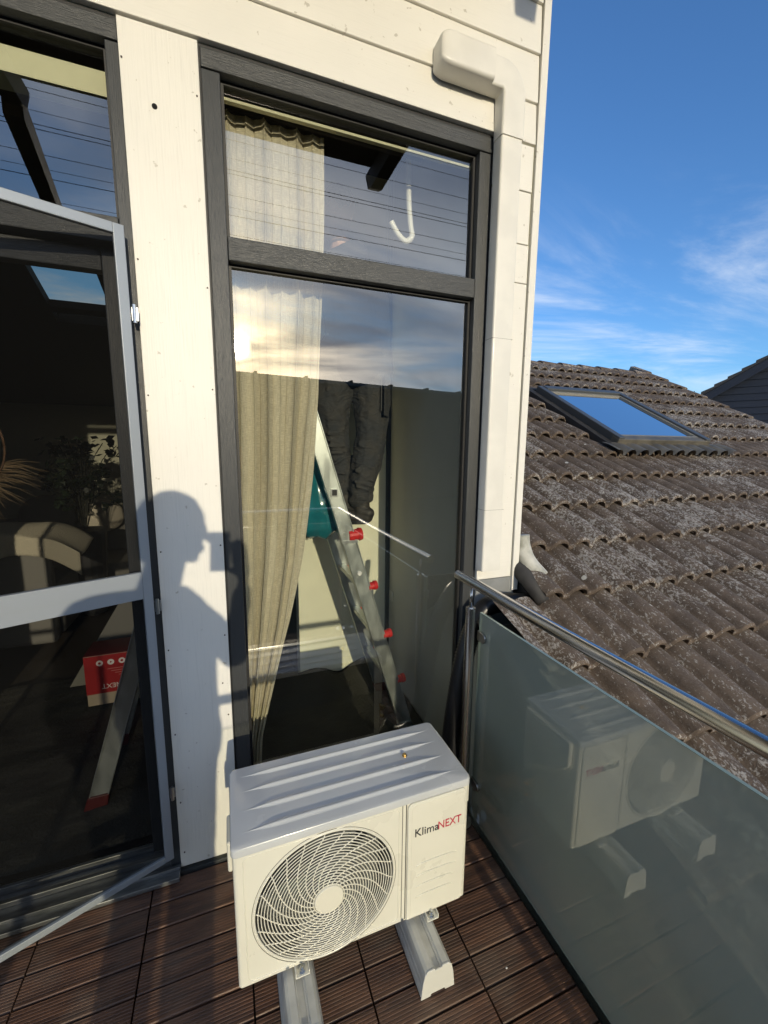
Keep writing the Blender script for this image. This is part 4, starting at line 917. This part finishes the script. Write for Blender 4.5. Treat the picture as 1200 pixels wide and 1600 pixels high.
for k in range(n): b.faces.new((A_[k], A_[(k+1) % n], B_[(k+1) % n], B_[k]))
obj('fan_shroud', b, mat('grey_shroud', (0.16, 0.155, 0.14), 0.6), ac, smooth=True)
b = nb()
for k in range(90): bx(b, X0+0.02+k*0.0052, X0+0.0208+k*0.0052, YB-0.045, YB-0.02, Z0+0.03, Z1-0.04)
obj('heat_exchanger', b, FINS, ac)
obj('back_grille', box(X0+0.008, X1-0.013, YB-0.0095, YB-0.004, Z0+0.02, Z1-0.027), DARKIN, ac)
obj('inner_wall', box(X0+0.01, 0.49, YB-0.019, YB-0.012, Z0+0.02, Z1-0.03), DARKIN, ac)
obj('inner_wall', box(0.482, 0.487, YF+0.02, YB-0.02, Z0+0.02, Z1-0.03), DARKIN, ac)
# handle on the left side and covers + valves on the right side
b = nb(); bx(b, X0-0.016, X0-0.0005, -0.47, -0.36, 0.43, 0.535); obj('handle', b, ACW, ac, bevel=0.007, seg=3)
b = nb(); prism(b, [(YF+0.03, 0.575), (YF+0.03, 0.47), (YF+0.055, 0.44), (YB-0.05, 0.30), (YB-0.02, 0.30), (YB-0.02, 0.575)], X1+0.0005, X1+0.022, lambda u, v_, t: (t, u, v_)); obj('valve_cover', b, ACW, ac, bevel=0.007, seg=3)
b = nb(); bx(b, X1+0.0004, X1+0.008, -0.345, -0.285, 0.15, 0.27); obj('valve_plate', b, ZINC, ac, bevel=0.004)
for zz_, rr_ in ((0.235, 0.010), (0.180, 0.008)):
    b = nb(); tube(b, [(X1+0.0085, -0.315, zz_), (X1+0.055, -0.325, zz_-0.005)], rr_, 12); tube(b, [(X1+0.028, -0.318, zz_), (X1+0.046, -0.322, zz_-0.003)], rr_*1.6, 6); tube(b, [(X1+0.035, -0.32, zz_), (X1+0.035, -0.355, zz_+0.012)], rr_*0.8, 10); obj('valve', b, BRASS, ac)
# feet with bolts
for xf in (0.148, 0.600):
    b = nb(); bx(b, xf-0.022, xf+0.022, YF-0.028, YF+0.01, Z0-0.0125, Z0-0.009); bx(b, xf-0.022, xf-0.019, YF-0.028, YF+0.01, Z0-0.0088, Z0+0.006); bx(b, xf+0.019, xf+0.022, YF-0.028, YF+0.01, Z0-0.0088, Z0+0.006)
    ft = obj('foot', b, ACW, ac, bevel=0.0015)
    b = nb(); tube(b, [(xf, YF-0.014, Z0-0.0088), (xf, YF-0.014, Z0-0.0055)], 0.011, 18); tube(b, [(xf, YF-0.014, Z0-0.0053), (xf, YF-0.014, Z0+0.003)], 0.0085, 6); tube(b, [(xf, YF-0.014, Z0+0.003), (xf, YF-0.014, Z0+0.013)], 0.0045, 10); obj('bolt', b, ZINC, ft)
b = nb()
for xs_, zs_ in ((0.105, 0.124), (0.250, 0.110), (0.493, 0.124)): obj('casing_screw', tube(nb(), [(xs_, YF-0.003, zs_ if zs_ > .12 else 0.121), (xs_, YF+0.001, zs_ if zs_ > .12 else 0.121)], 0.0052, 12), ZINC, ac)
text('lettering', 'Klima', 0.0425, TXTK, ac, Vector((0.5305, YF-0.0075, 0.441)), E_FRONT, sx=0.95)
text('lettering', 'NEXT', 0.0425, TXTR, ac, Vector((0.6175, YF-0.0075, 0.441)), E_FRONT, sx=0.84)

for sx_, sy_, l_ in ((0.803, -0.735, 'small white crumb on the deck right of the front support block end'), (0.728, -0.335, 'tiny white paint fleck on the deck under the right edge of the air conditioner')):
    tag(obj('paint_fleck', blob(nb(), (sx_, sy_, 0.004), (0.004, 0.003, 0.0025), 7, 5), TXTW), l_, 'debris')
# support blocks
for xc, lab in ((0.137, 'pale plastic support block under the left end of the air conditioner'), (0.557, 'pale plastic support block under the right end of the air conditioner')):
    r_ = empty('support_block', lab, 'support block', (xc, -0.46, 0.0), 'support blocks under the air conditioner')
    P = [(-0.060, 0.008), (-0.057, 0.030), (-0.055, 0.032), (-0.0535, 0.052), (-0.0515, 0.054), (-0.049, 0.078), (-0.045, 0.092), (-0.036, 0.100), (-0.016, 0.100), (-0.014, 0.093), (-0.009, 0.093), (-0.009, 0.086), (0.009, 0.086), (0.009, 0.093), (0.014, 0.093), (0.016, 0.100), (0.036, 0.100), (0.045, 0.092), (0.049, 0.078), (0.0515, 0.054), (0.0535, 0.052), (0.055, 0.032), (0.057, 0.030), (0.060, 0.008), (0.030, 0.008), (0.028, 0.014), (-0.028, 0.014), (-0.030, 0.008)]
    b = nb(); prism(b, P, -0.706, -0.215, lambda u, v_, t: (xc+u, t, v_)); obj('beam', b, BEAMP, r_, bevel=0.0015)
    P2 = [(-0.060, 0.001), (-0.054, 0.06), (-0.047, 0.090), (-0.036, 0.101), (-0.014, 0.101), (-0.012, 0.094), (0.012, 0.094), (0.014, 0.101), (0.036, 0.101), (0.047, 0.090), (0.054, 0.06), (0.060, 0.001), (0.026, 0.001), (0.024, 0.009), (-0.024, 0.009), (-0.026, 0.001)]
    for t0, t1 in ((-0.711, -0.7062), (-0.2148, -0.210)): b = nb(); prism(b, P2, t0, t1, lambda u, v_, t: (xc+u, t, v_)); obj('end_cap', b, mat('pale_end_cap', (0.70, 0.69, 0.65), 0.4), r_, bevel=0.0015)
    b = nb()
    for s in (-1, 1): bx(b, xc+s*0.042-0.012, xc+s*0.042+0.012, -0.70, -0.22, 0.0012, 0.0078)
    obj('pad', b, BLKRUB, r_)

# ------------------------------------------------------------------ balustrade
GX = 0.998
bal = empty('side_balustrade', 'stainless steel handrail with a frosted green glass pane on the right side', 'railing', (GX, -1.0, 0.0))
b = nb(); tube(b, smooth_curve([(0.955, -0.085, 1.168), (0.9575, -0.7, 1.160), (0.962, -1.4, 1.158), (0.968, -1.995, 1.158)], 6), 0.0212, 32); obj('handrail', b, STEEL, bal, smooth=True).modifiers.new('e', 'EDGE_SPLIT').split_angle = R(40)
for yp in (-0.200, -1.93):
    b = nb(); tube(b, [(0.952, yp, 0.0), (0.952, yp, 1.055)], 0.0205, 28); po = obj('post', b, STEEL, bal, smooth=True); po.modifiers.new('e', 'EDGE_SPLIT').split_angle = R(40)
    b = nb(); tube(b, [(0.952, yp, 1.0555), (0.952, yp, 1.140)], 0.0065, 14); obj('pin', b, STEEL, po, smooth=True)
    b = nb(); tube(b, [(0.952, yp, 1.0552), (0.952, yp, 1.060)], 0.012, 20); obj('cap', b, STEEL, po)
    b = nb(); tube(b, [(0.952, yp, 0.001), (0.952, yp, 0.010)], 0.045, 24); obj('base_plate', b, STEEL, po)
    s = -1 if yp > -1 else 1
    for zc in (0.93, 0.22):
        for gx in (GX-0.016, GX+0.0065):
            b = nb(); pts = [(0.0, -0.022), (0.0, 0.022)] + [(0.034+0.022*math.cos(a), 0.022*math.sin(a)) for a in [PI/2 - k*PI/10 for k in range(11)]]
            prism(b, pts, gx, gx+0.0095, lambda u, v_, t: (t, yp+s*(0.012+u), zc+v_)); obj('clamp', b, mat('cast_steel', (0.42, 0.42, 0.41), 0.3, 1.0), bal, bevel=0.002)
b = nb(); v = [b.verts.new(c) for c in ((GX-0.005, -1.90, 0.045), (GX-0.005, -0.212, 0.045), (GX-0.005, -0.212, 1.030), (GX-0.005, -1.90, 1.030))]; b.faces.new(v); gp = obj('glass_pane', b, FROST, bal)
GE = mat('polished_green_edge', (0.30, 0.38, 0.32), 0.12)
b = nb(); bx(b, GX-0.0052, GX+0.005, -1.90, -0.212, 1.0302, 1.0318); obj('glass_edge', b, GE, gp)
b = nb(); bx(b, GX-0.0052, GX+0.005, -0.2118, -0.2102, 0.045, 1.0318); obj('glass_edge', b, GE, gp)
b = nb(); bx(b, GX-0.0052, GX+0.005, -1.90, -0.212, 0.0432, 0.0448); obj('glass_edge', b, GE, gp)
fb = empty('front_balustrade', 'stainless steel handrail with clear glass panes along the front of the balcony', 'railing', (0, -1.985, 0))
b = nb(); tube(b, [(-4.1, -1.995, 1.158), (0.945, -1.995, 1.158)], 0.0212, 28); obj('handrail', b, STEEL, fb, smooth=True)
for xp in (-0.72, -2.2, -3.7):
    b = nb(); tube(b, [(xp, -2.03, -0.04), (xp, -2.03, 1.055)], 0.0205, 24); po = obj('post', b, STEEL, fb, smooth=True)
    b = nb(); tube(b, [(xp, -2.03, 1.0555), (xp, -2.0, 1.140)], 0.0065, 12); obj('pin', b, STEEL, po, smooth=True)
for x0, x1 in ((-0.68, 0.90), (-2.16, -0.76), (-3.66, -2.24)):
    b = nb(); v = [b.verts.new(c) for c in ((x0, -1.996, 0.045), (x1, -1.996, 0.045), (x1, -1.996, 1.03), (x0, -1.996, 1.03))]; b.faces.new(v); o = obj('glass_pane', b, GLASS_F, fb)
    obj('glass_edge', box(x0, x1, -2.000, -1.992, 1.0303, 1.033), mat('polished_glass_edge', (0.45, 0.55, 0.48), 0.1), fb)

# black corrugated sleeve behind the post
hp = smooth_curve([(1.36, -0.10, 0.985), (1.22, -0.095, 1.005), (1.12, -0.09, 1.000), (1.055, -0.09, 0.93), (0.995, -0.10, 0.78), (0.955, -0.105, 0.55), (0.930, -0.115, 0.35), (0.90, -0.17, 0.17), (0.84, -0.27, 0.09), (0.78, -0.30, 0.13)], 26)
b = nb(); tube(b, hp, [0.043 + 0.0026*math.cos(i*PI) for i in range(len(hp))], 20)
tag(obj('corrugated_hose', b, BLKRUB, smooth=True), 'black corrugated hose running down behind the steel post', 'hose')

# ------------------------------------------------------------------ tiled roof next door
SL = 0.532; CA = 1/math.sqrt(1+SL*SL); SA = SL*CA; RZ0 = 1.096
nh = empty('tiled_house', 'neighbouring house with a brown lichen covered pantile roof and roof window', 'building', (4, 2, -5.6))
def rpt(x, s, h):
    """s = distance along the slope from y=0 line, h = height above the roof plane"""
    return (x, s*CA - h*SA, RZ0 + s*SA + h*CA)
def rptw(x, s, h): return rpt(x, s, h+0.045)
def prof(x):
    u = ((x-1.045)/0.150) % 1.0
    t = u/0.80
    return 0.052*math.sqrt(max(0.0, 1-(2*t-1)**2))**1.1 if t < 1 else 0.0
b = nb(); CO = 0.340; RS1 = 3.42/CA; XR = 6.45; step = 0.150/16; rt = random.Random(21)
SKX0, SKX1, SKS0, SKS1 = 3.20, 4.40, 1.27, 2.50
ncol = int((XR-1.05)/0.30)
s_top = RS1; ci = 0; s0 = RS1
while s0 > -3.3:
    s1 = s0; s0 = s1 - CO; jit = [rt.uniform(-0.010, 0.010) for _ in range(ncol+2)]; lift = [rt.uniform(-0.004, 0.006) for _ in range(ncol+2)]
    xs0 = 1.09 if s1*CA < -0.10 else 1.352
    nseg = int(round((XR-xs0)/step)); rows = []
    for (t, hh, extra) in ((1.12, -0.002, 0), (0.55, 0.020, 0), (0.03, 0.0405, 0), (0.0, 0.038, 0), (0.0, 0.021, 1), (0.25, 0.006, 1)):
        row = []
        for i in range(nseg+1):
            x = xs0 + (XR-xs0)*i/nseg; c = int((x-1.045)/0.30); c = max(0, min(ncol, c)); dj = jit[c] if t < 0.5 else 0; 
            s = s0 + t*CO + dj; h = hh + prof(x)*(0.82 if t > 1 else 1) + lift[c]*(1-t)
            if t == 0.0 and not extra: h -= 0.004
            row.append(b.verts.new(rpt(x, s, h)))
        rows.append(row)
    for q, (a, c) in enumerate(zip(rows, rows[1:])):
        if q in (2, 3, 4):
            a = [b.verts.new(v.co) for v in a]
        for i in range(nseg):
            xm = a[i].co.x; sm_ = (a[i].co.y)/CA
            if SKX0+0.02 < xm < SKX1-0.05 and SKS0+0.05 < sm_ < SKS1-0.05: continue
            b.faces.new((a[i], a[i+1], c[i+1], c[i]))
o = obj('tiles', b, TILE, nh, smooth=True, recalc=False)
# underside slab and walls
b = nb(); prism(b, [(1.11, -0.03), (XR, -0.03), (XR, -0.16), (1.11, -0.16)], -3.6, -0.25, lambda u, v_, t: rpt(u, t, v_)); prism(b, [(1.36, -0.03), (XR, -0.03), (XR, -0.16), (1.36, -0.16)], -0.249, RS1, lambda u, v_, t: rpt(u, t, v_)); prism(b, [(1.36, -0.01), (XR, -0.01), (XR, -0.14), (1.36, -0.14)], 0, RS1+0.6, lambda u, v_, t: (u, 3.42 + t*CA + v_*SA, RZ0+3.42*SL - t*SA + v_*CA))
obj('roof_deck', b, mat('dark_roof_boards', (0.03, 0.027, 0.024), 0.9), nh)
obj('wall', box(1.40, XR-0.25, -2.4, 6.6, -5.6, -0.25), mat('neighbour_render', (0.45, 0.43, 0.40), 0.9), nh)
# ridge caps
b = nb(); x = 1.36; k = 0
while x < XR+0.02:
    l_ = 0.40; r0, r1 = 0.115, 0.092; pts = []
    for (xx, r) in ((x, r0), (x+0.05, r0*0.98), (x+l_, r1)):
        pts.append([b.verts.new((xx, 3.42 + r*math.cos(a)*1.0, RZ0 + 3.42*SL - 0.035 + r*0.95*math.sin(a))) for a in [PI*q/12 for q in range(13)]])
    for a, c in zip(pts, pts[1:]):
        for q in range(12): b.faces.new((a[q], a[q+1], c[q+1], c[q]))
    b.faces.new(pts[0]); x += 0.365
b.faces.new(pts[-1]); obj('ridge_tile', b, TILE, nh, smooth=True).modifiers.new('e', 'EDGE_SPLIT').split_angle = R(40)
# verge caps on the right edge
b = nb(); s = -3.3
while s < RS1:
    prism(b, [(XR-0.06, -0.09), (XR+0.05, -0.09), (XR+0.05, 0.045), (XR+0.02, 0.058), (XR-0.06, 0.05)], s, s+0.345, lambda u, v_, t: rpt(u, t, v_ + 0.022*(1-(t-s)/0.345))); s += 0.34
obj('verge_tile', b, TILE, nh, bevel=0.004)
# dark flashing against the balcony side
LEAD = mat('dark_lead', (0.035, 0.033, 0.032), 0.7, var=0.4, vscale=20)
b = nb(); tube(b, [rpt(1.385, 0.9, 0.035), rpt(1.36, 0.1, 0.035), rpt(1.35, -0.20, 0.03)], [0.050, 0.050, 0.030], 16); obj('flashing', b, LEAD, nh, smooth=True)
b = nb(); tube(b, [(1.052, -0.16, 0.97), (1.052, -0.45, 0.765), (1.052, -0.9, 0.42), (1.052, -1.5, -0.04)], [0.035, 0.048, 0.052, 0.052], 12)
obj('dark_band_tube', b, LEAD, nh, smooth=True)  # tube added to make a dark diagonal band behind the frosted glass
b = nb(); prism(b, [(-0.05, 0.98), (-0.45, 0.72), (-0.9, 0.375), (-1.5, -0.09), (-1.7, -0.4), (-0.05, -0.4)], 1.080, 1.086, lambda u, v_, t: (t, u, v_)); obj('pale_backing_sheet', b, mat('pale_green_grey_sheet', (0.42, 0.46, 0.40), 0.6, var=0.1), nh)  # pale sheet added to lighten the frosted glass below the dark band
# roof window
def rbox(x0, x1, s0, s1, h0, h1, b=None):
    b = b or nb(); prism(b, [(x0, h0), (x1, h0), (x1, h1), (x0, h1)], s0, s1, lambda u, v_, t: rptw(u, t, v_)); return b
DG = mat('grey_aluminium_cladding', (0.10, 0.105, 0.105), 0.4, 0.4)
TAUPE = mat('weathered_flashing', (0.16, 0.145, 0.115), 0.5, 0.3, var=0.3)
b = rbox(SKX0, SKX0+0.07, SKS0, SKS1, -0.02, 0.115); rbox(SKX1-0.07, SKX1, SKS0, SKS1, -0.02, 0.115, b); rbox(SKX0+0.071, SKX1-0.071, SKS1-0.09, SKS1, -0.02, 0.122, b); rw = obj('roof_window', b, DG, nh, bevel=0.006)
obj('frame', rbox(SKX0-0.002, SKX1+0.002, SKS0-0.005, SKS0+0.075, -0.02, 0.100), TAUPE, rw, bevel=0.006)
b = rbox(SKX0+0.0711, SKX0+0.10, SKS0+0.076, SKS1-0.091, 0.04, 0.098); rbox(SKX1-0.10, SKX1-0.0711, SKS0+0.076, SKS1-0.091, 0.04, 0.098, b); rbox(SKX0+0.101, SKX1-0.101, SKS1-0.13, SKS1-0.0911, 0.04, 0.098, b); rbox(SKX0+0.101, SKX1-0.101, SKS0+0.0761, SKS0+0.10, 0.04, 0.098, b); obj('sash', b, mat('taupe_sash', (0.20, 0.19, 0.16), 0.4), rw, bevel=0.004)
b = nb(); v = [b.verts.new(rptw(u, s, 0.085)) for u, s in ((SKX0+0.10, SKS0+0.10), (SKX1-0.10, SKS0+0.10), (SKX1-0.10, SKS1-0.13), (SKX0+0.10, SKS1-0.13))]; b.faces.new(v); obj('pane', b, GLASS_R, rw)
b = nb(); v = [b.verts.new(rptw(u, s, -0.01)) for u, s in ((SKX0+0.05, SKS0+0.05), (SKX1-0.05, SKS0+0.05), (SKX1-0.05, SKS1-0.05), (SKX0+0.05, SKS1-0.05))]; b.faces.new(v); obj('blind', b, mat('dark_blind', (0.05, 0.07, 0.10), 0.8), rw)
# apron flashing following the tiles below the window, side gutters
b = nb(); g = []
for i in range(121):
    x = SKX0-0.16 + (SKX1-SKX0+0.32)*i/120; g.append([b.verts.new(rptw(x, s, h + prof(x)*k_)) for s, h, k_ in ((SKS0+0.02, 0.05, 0.2), (SKS0-0.05, 0.042, 0.7), (SKS0-0.17, 0.036, 1.0))])
for a, c in zip(g, g[1:]):
    for k in range(2): b.faces.new((a[k], a[k+1], c[k+1], c[k]))
obj('apron', b, TAUPE, rw, smooth=True)
b = rbox(SKX0-0.075, SKX0-0.003, SKS0-0.10, SKS1+0.04, -0.01, 0.052); rbox(SKX1+0.003, SKX1+0.075, SKS0-0.10, SKS1+0.04, -0.01, 0.052, b); rbox(SKX0-0.075, SKX1+0.075, SKS1+0.041, SKS1+0.10, -0.01, 0.055, b); obj('flashing', b, LEAD, rw, bevel=0.004)
# pale pipe elbow at the foot of the corner
b = nb(); pts = smooth_curve([(1.372, 0.02, 1.30), (1.376, 0.01, 1.24), (1.392, -0.02, 1.17), (1.435, -0.07, 1.10)], 8); tube(b, pts, 0.042, 20)
tag(obj('rain_pipe', b, mat('weathered_pvc', (0.55, 0.54, 0.48), 0.6, var=0.35, vscale=12, col2=(0.25, 0.25, 0.20)), smooth=True), 'short pale plastic pipe elbow ending on the tiles at the house corner', 'pipe')

# ------------------------------------------------------------------ dark blue house on the right
bh = empty('blue_house', 'dark blue weatherboarded gable with a tiled roof edge behind the brown roof', 'building', (18, 8, -5.6))
BLUE = mat('dark_blue_boards', (0.009, 0.017, 0.036), 0.75, var=0.2, vscale=4, stretch=(1, 5, 5))
BA = Vector((13.46, 6.99, 3.41)); BW = Vector((0.50, -0.866, 0)); BD = Vector((0.866, 0.50, 0)); BS = 0.667
def bp_(u, d, z): return tuple(BA + BW*u + BD*d + Vector((0, 0, z-3.41)))
HW = 4.2; zp = 3.41 + BS*HW
b = nb(); z = -5.6
while z < zp-0.3:
    z1 = z+0.19; h0 = max(0, (z1-3.41+0.02)/BS)
    prism(b, [(-0.028, z), (-0.004, z1), (0.2, z1), (0.2, z)], 0.05+h0, 2*HW-0.05-h0, lambda u, v_, t: bp_(t, u, v_)); z = z1
obj('wall', b, BLUE, bh)
b = nb(); prism(b, [(0.05, 3.38), (HW, zp-0.05), (2*HW-0.05, 3.38)], 0.01, 6, lambda u, v_, t: bp_(u, t, v_)); obj('wall', b, BLUE, bh)
b = nb()
for sgn in (1, -1):
    n = 16
    for k in range(n):
        t0, t1 = k/n, (k+1)/n; f = lambda t: (HW - sgn*(HW+0.35)*(1-t), 3.41 - 0.35*BS + (HW+0.35)*BS*t)
        (x0, z0), (x1, z1) = f(t0), f(t1)
        prism(b, [(x0, z0+0.06), (x1, z1+0.005), (x1, z1-0.06), (x0, z0-0.06)], -0.30, 6.2, lambda u, v_, t: bp_(u, t, v_))
obj('roof', b, mat('dark_slate_tiles', (0.035, 0.036, 0.040), 0.7, var=0.3), bh)
b = nb(); prism(b, [(-0.30, 3.41-0.30*BS-0.07), (HW, zp-0.07), (HW, zp-0.32), (-0.30, 3.41-0.30*BS-0.32)], -0.27, -0.235, lambda u, v_, t: bp_(u, t, v_)); obj('barge_board', b, BLUE, bh)

# bare shrub tops behind the roofs
def twig_tree(x, y, z0, h, spread, label, seed, n=60):
    r = random.Random(seed); root = empty('bare_tree', label, 'tree', (x, y, -5.6)); b = nb(); tube(b, [(x, y, -5.6), (x+0.1, y, (z0-5.6)/2), (x, y, z0)], [0.14, 0.09, 0.04], 8); obj('trunk', b, mat('bark', (0.07, 0.055, 0.04), 0.9), root)
    b = nb(); lf = nb()
    for k in range(n):
        p = Vector((x, y, z0 - r.uniform(0, 1.2))); d = Vector((r.uniform(-1, 1), r.uniform(-1, 1), r.uniform(0.6, 2.0))).normalized(); pts = [p]; 
        for q in range(5): d = (d + Vector((r.uniform(-.3, .3), r.uniform(-.3, .3), r.uniform(-.05, .25)))).normalized(); p = p + d*h/5*r.uniform(.6, 1.1); pts.append(p)
        tube(b, pts, [0.018*(1-i/6) + 0.003 for i in range(6)], 4)
        for q in range(14):
            c = pts[r.randint(2, 5)] + Vector((r.uniform(-.12, .12), r.uniform(-.12, .12), r.uniform(-.12, .12))); s_ = 0.03; a = Vector((r.uniform(-1, 1), r.uniform(-1, 1), r.uniform(-1, 1))).normalized()*s_; e = a.cross(Vector((r.random(), r.random(), 1))).normalized()*s_*0.6
            v = [lf.verts.new(c+a), lf.verts.new(c+e), lf.verts.new(c-a), lf.verts.new(c-e)]; lf.faces.new(v)
    obj('crown', b, mat('bare_twigs', (0.09, 0.07, 0.05), 0.9), root); obj('leaves', lf, mat('sparse_leaves', (0.06, 0.06, 0.03), 0.8), root)
twig_tree(16.4, 10.0, 3.2, 1.0, 1, 'nearly bare tree top in the gap between the brown roof and the blue house', 2)

# ------------------------------------------------------------------ what the panes mirror: a dark row of houses and overhead cables
row = empty('terraced_row', 'long dark row of houses with capped party walls far behind the balcony', 'building', (15, -55, -5.6))
RD = mat('dark_row_cladding', (0.035, 0.036, 0.034), 0.8, var=0.2, vscale=0.6)
p0 = Vector((-60.0, 0, 0)); 
def rowpt(u, off, z): return (-40 + u*0.958, -40.2 - u*0.287*0.62 - off, z)
b = nb(); zt = 9.75
prism(b, [(0, 0), (130, 0), (130, 9), (0, 9)], -5.6, zt, lambda u, v_, t: rowpt(u, v_, t)); obj('wall', b, RD, row)
b = nb(); u = 2.5
while u < 128:
    prism(b, [(u, -0.15), (u+0.35, -0.15), (u+0.35, 9.1), (u, 9.1)], zt+0.002, zt+0.28, lambda a, c, t: rowpt(a, c, t)); u += 6.1
obj('parapet_cap', b, RD, row)
b = nb(); prism(b, [(0, -0.1), (130, -0.1), (130, -0.001), (0, -0.001)], zt-0.35, zt+0.05, lambda a, c, t: rowpt(a, c, t)); obj('gutter', b, mat('grey_gutter', (0.12, 0.12, 0.12), 0.5), row)
CAB = mat('cable_black', (0.01, 0.01, 0.01), 0.6)
cables = [(-9.0, 9.35, 0.004), (-9.0, 9.10, 0.005), (-9.2, 8.75, 0.005), (-9.4, 8.50, 0.004), (-9.0, 8.05, 0.006), (-9.0, 7.97, 0.006), (-9.3, 7.70, 0.005), (-9.3, 7.45, 0.004), (-9.0, 7.15, 0.006), (-9.1, 6.80, 0.004)]
names = ['topmost thin', 'second from the top', 'third from the top', 'thin fourth', 'thick upper twin', 'thick lower twin', 'seventh from the top', 'thin eighth', 'ninth from the top', 'lowest thin']
for (yy, z, r), nm in zip(cables, names):
    b = nb(); tube(b, [(-18 + 5*k, yy, z - 1.0*(1-((k-5)/5.0)**2)*0.35 + 0.006*k*(z-7)) for k in range(11)], r*1.0, 6)
    tag(obj('overhead_cable', b, CAB, smooth=True), nm + ' overhead cable mirrored in the upper pane', 'cable', 'overhead cables mirrored in the panes')
